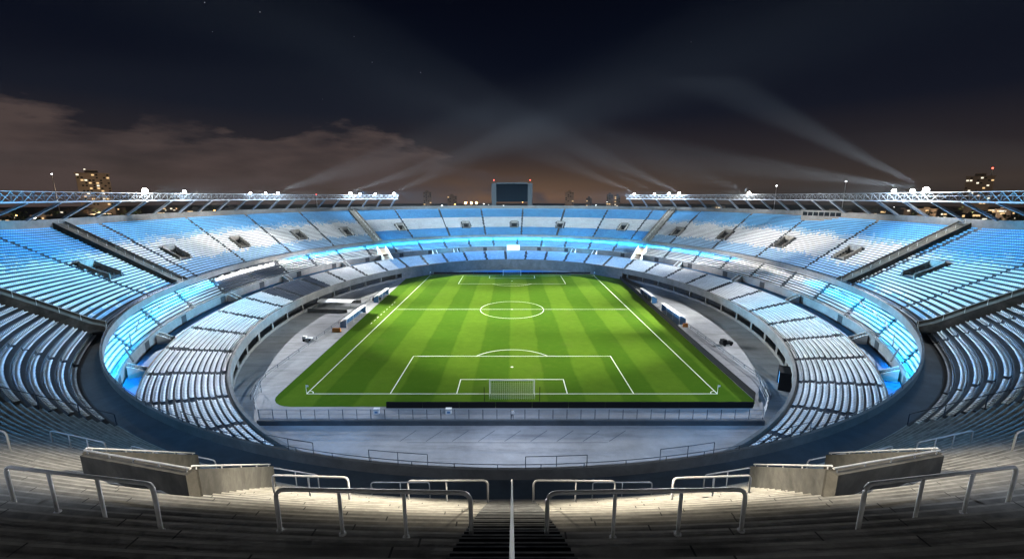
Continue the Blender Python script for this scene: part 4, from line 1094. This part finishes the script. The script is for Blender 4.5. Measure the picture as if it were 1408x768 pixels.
for p in (138.1, 41.9):
    c = rp('D', p, 2); ld = bpy.data.lights.new('stair_lamp', 'POINT'); ld.energy = 800; ld.color = (1, .85, .6); ld.shadow_soft_size = .3
    o = bpy.data.objects.new('stair_lamp', ld); COL.objects.link(o); o.location = (*c, 10.5)
# sky beams
for px, tp, E_, dia in ((481, (700, 190), 1.5, 13), (541, (660, 210), 1.0, 12), (380, (540, 215), .9, 14), (935, (770, 190), 1.3, 13), (873, (705, 195), 1.1, 13), (901, (760, 195), .4, 13),
                        (1279, (1075, 160), 1.0, 14), (1260, (960, 220), .8, 14), (1032, (930, 232), .3, 12)):
    src = LP(px); r = ray(*tp); yt = -10.0 if px not in (1279, 1260) else -15
    k = (yt-CYW)/r[1]; tgt = np.array([0, CYW, CH])+r*k
    q = spot(src, tgt, dia*(.62 if px != 1279 else .5), 1, (.72, .87, 1), .9, rad=.5, name='sky_beam'); q.data.energy = 3.0e7*E_*(.55 if px == 1279 else 1)
for src, tp, E_ in (((-135, -45, 36), (230, 205), .3), ((135, -40, 36), (1250, 205), .3)):
    r = ray(*tp); k = (40-CYW)/r[1]; q = spot(src, np.array([0, CYW, CH])+r*k, 18, 1, WH, .8, name='sky_beam'); q.data.energy = 2.2e7*E_
# halo of each lamp in the haze
for px, sz, warm in LAMPS_PX:
    ld = bpy.data.lights.new('lamp_glow', 'POINT'); ld.energy = 5500*sz*sz; ld.color = (1, .95, .85) if warm else (.8, .92, 1); ld.shadow_soft_size = .5
    o = bpy.data.objects.new('lamp_glow', ld); COL.objects.link(o); p = phi_at_px(px); d = -rp('H', p); d /= np.linalg.norm(d)
    o.location = tuple(LAMP_POS[px]+np.array([d[0]*2.2, d[1]*2.2, .7]))
# unseen point lights added before the towers, standing in for street light
for X_, Y_, zt_ in TOWERS[:2]+TOWERS[2::3]:
    ld = bpy.data.lights.new('street_glow', 'POINT'); ld.energy = 170000; ld.color = (1, .72, .45); ld.shadow_soft_size = 1
    o = bpy.data.objects.new('street_glow', ld); COL.objects.link(o); o.location = (X_*.86, CYW+(Y_-CYW)*.86, 16)
# moonlight
ld = bpy.data.lights.new('moon', 'SUN'); ld.energy = .02; ld.angle = R(.5); ld.color = (.75, .85, 1); o = bpy.data.objects.new('moon', ld); COL.objects.link(o); o.rotation_euler = (R(40), 0, R(30))
# ------------------------------------------------------------------ haze
mb = MB(); mb.box(-2200, 2200, -2200, 2200, -2.2, 58)
m = bpy.data.materials.new('haze_air'); m.use_nodes = True; nt = m.node_tree; nt.nodes.clear()
out = nt.nodes.new('ShaderNodeOutputMaterial'); pv = nt.nodes.new('ShaderNodeVolumePrincipled'); pv.inputs['Color'].default_value = (.9, .95, 1, 1); pv.inputs['Density'].default_value = .00004; pv.inputs['Anisotropy'].default_value = .2
nt.links.new(pv.outputs[0], out.inputs['Volume'])
o = mb.build('haze', m); tag(o, 'thin night haze in the air over the stadium', 'haze', kind='stuff')
# ------------------------------------------------------------------ night sky
w = bpy.data.worlds.new('World'); sc.world = w; w.use_nodes = True; nt = w.node_tree; n, l = nt.nodes, nt.links
bg = n['Background']; bg.inputs['Strength'].default_value = 1.0
def mth(op, a, b=None, c=None, clamp=False):
    q = n.new('ShaderNodeMath'); q.operation = op; q.use_clamp = clamp
    for i, v in enumerate((a, b, c)):
        if v is None: continue
        if isinstance(v, (int, float)): q.inputs[i].default_value = v
        else: l.new(v, q.inputs[i])
    return q.outputs[0]
tc = n.new('ShaderNodeTexCoord'); sep = n.new('ShaderNodeSeparateXYZ'); l.new(tc.outputs['Generated'], sep.inputs[0])
ex, ey, ez = sep.outputs
ramp = n.new('ShaderNodeValToRGB'); cr = ramp.color_ramp
SKY = ((0., (.030, .023, .021)), (.03, (.046, .034, .029)), (.09, (.022, .018, .021)), (.17, (.0060, .0075, .0150)), (.27, (.0024, .0038, .0100)), (.45, (.0008, .0014, .0045)), (1., (.0008, .001, .0025)))
cr.elements[0].color = SKY[0][1]+(1,); cr.elements[1].color = SKY[-1][1]+(1,)
for pos, c in SKY[1:-1]:
    e_ = cr.elements.new(pos); e_.color = c+(1,)
l.new(mth('MAXIMUM', ez, 0.0), ramp.inputs['Fac'])
# orange city glow low over the far rim
az = mth('DIVIDE', ex, mth('MAXIMUM', ey, .05)); gl = mth('MULTIPLY', mth('POWER', 2.718, mth('MULTIPLY', mth('MULTIPLY', az, az), -9.0)), mth('POWER', 2.718, mth('MULTIPLY', mth('ABSOLUTE', ez), -26.0)))
glow = n.new('ShaderNodeMix'); glow.data_type = 'RGBA'; glow.blend_type = 'ADD'; glow.inputs[0].default_value = 1
gc = n.new('ShaderNodeMix'); gc.data_type = 'RGBA'; l.new(gl, gc.inputs[0]); gc.inputs[6].default_value = (0, 0, 0, 1); gc.inputs[7].default_value = (.135, .064, .024, 1)
l.new(ramp.outputs[0], glow.inputs[6]); l.new(gc.outputs[2], glow.inputs[7])
# clouds to the left, lit brown by the city
mp = n.new('ShaderNodeMapping'); mp.inputs['Scale'].default_value = (6.5, 6.5, 24); l.new(tc.outputs['Generated'], mp.inputs['Vector'])
tn = n.new('ShaderNodeTexNoise'); tn.inputs['Scale'].default_value = 1.0; tn.inputs['Detail'].default_value = 7; tn.inputs['Roughness'].default_value = .56; l.new(mp.outputs[0], tn.inputs['Vector'])
edge = mth('ADD', mth('MULTIPLY', mth('SUBTRACT', tn.outputs['Fac'], .5), .20), mth('SUBTRACT', mth('SUBTRACT', .135, ez), mth('MULTIPLY', mth('MAXIMUM', mth('ADD', ex, .22), 0), .42)))
cm = mth('MULTIPLY', edge, 42.0, clamp=True)
tn2 = n.new('ShaderNodeTexNoise'); tn2.inputs['Scale'].default_value = .9; tn2.inputs['Detail'].default_value = 8; l.new(mp.outputs[0], tn2.inputs['Vector'])
cd = mth('MULTIPLY', cm, mth('MULTIPLY_ADD', tn2.outputs['Fac'], 3.6, -1.05, clamp=True))
cc = n.new('ShaderNodeMix'); cc.data_type = 'RGBA'; l.new(cd, cc.inputs[0]); l.new(glow.outputs[2], cc.inputs[6]); cc.inputs[7].default_value = (.070, .050, .047, 1)
# stars
vo = n.new('ShaderNodeTexVoronoi'); vo.inputs['Scale'].default_value = 42; l.new(tc.outputs['Generated'], vo.inputs['Vector'])
sv = n.new('ShaderNodeSeparateColor'); l.new(vo.outputs['Color'], sv.inputs[0])
star = mth('MULTIPLY', mth('LESS_THAN', vo.outputs['Distance'], .036), mth('GREATER_THAN', sv.outputs[0], .74)); star = mth('MULTIPLY', star, mth('GREATER_THAN', ez, .16)); star = mth('MULTIPLY', star, mth('MULTIPLY', sv.outputs[1], .45))
sa = n.new('ShaderNodeMix'); sa.data_type = 'RGBA'; sa.blend_type = 'ADD'; sa.inputs[0].default_value = 1; l.new(cc.outputs[2], sa.inputs[6]); l.new(star, sa.inputs[7])
# a trace of the physical sky long after sunset
sk = n.new('ShaderNodeTexSky'); sk.sky_type = 'NISHITA'; sk.sun_disc = False; sk.sun_elevation = R(-4); sk.sun_rotation = R(180)
sk2 = n.new('ShaderNodeMix'); sk2.data_type = 'RGBA'; sk2.blend_type = 'ADD'; sk2.inputs[0].default_value = .00005; l.new(sa.outputs[2], sk2.inputs[6]); l.new(sk.outputs[0], sk2.inputs[7])
l.new(sk2.outputs[2], bg.inputs['Color'])
# ------------------------------------------------------------------ camera and render settings
cd_ = bpy.data.cameras.new('camera'); cam = bpy.data.objects.new('camera', cd_); COL.objects.link(cam)
cam.location = (0, CYW, CH); cam.rotation_euler = (math.pi/2-TILT, 0, 0); cd_.sensor_width = 36; cd_.lens = FOC/1408*36; cd_.clip_end = 6000; cd_.clip_start = .1
sc.camera = cam
sc.view_settings.view_transform = 'Standard'; sc.view_settings.look = 'None'; sc.view_settings.exposure = 0; sc.view_settings.gamma = 1
cy = sc.cycles; cy.use_denoising = True; cy.max_bounces = 4; cy.diffuse_bounces = 2; cy.glossy_bounces = 1; cy.transmission_bounces = 1; cy.volume_bounces = 0; cy.transparent_max_bounces = 4
cy.sample_clamp_indirect = 3; cy.sample_clamp_direct = 0; cy.use_light_tree = True; cy.caustics_reflective = False; cy.caustics_refractive = False
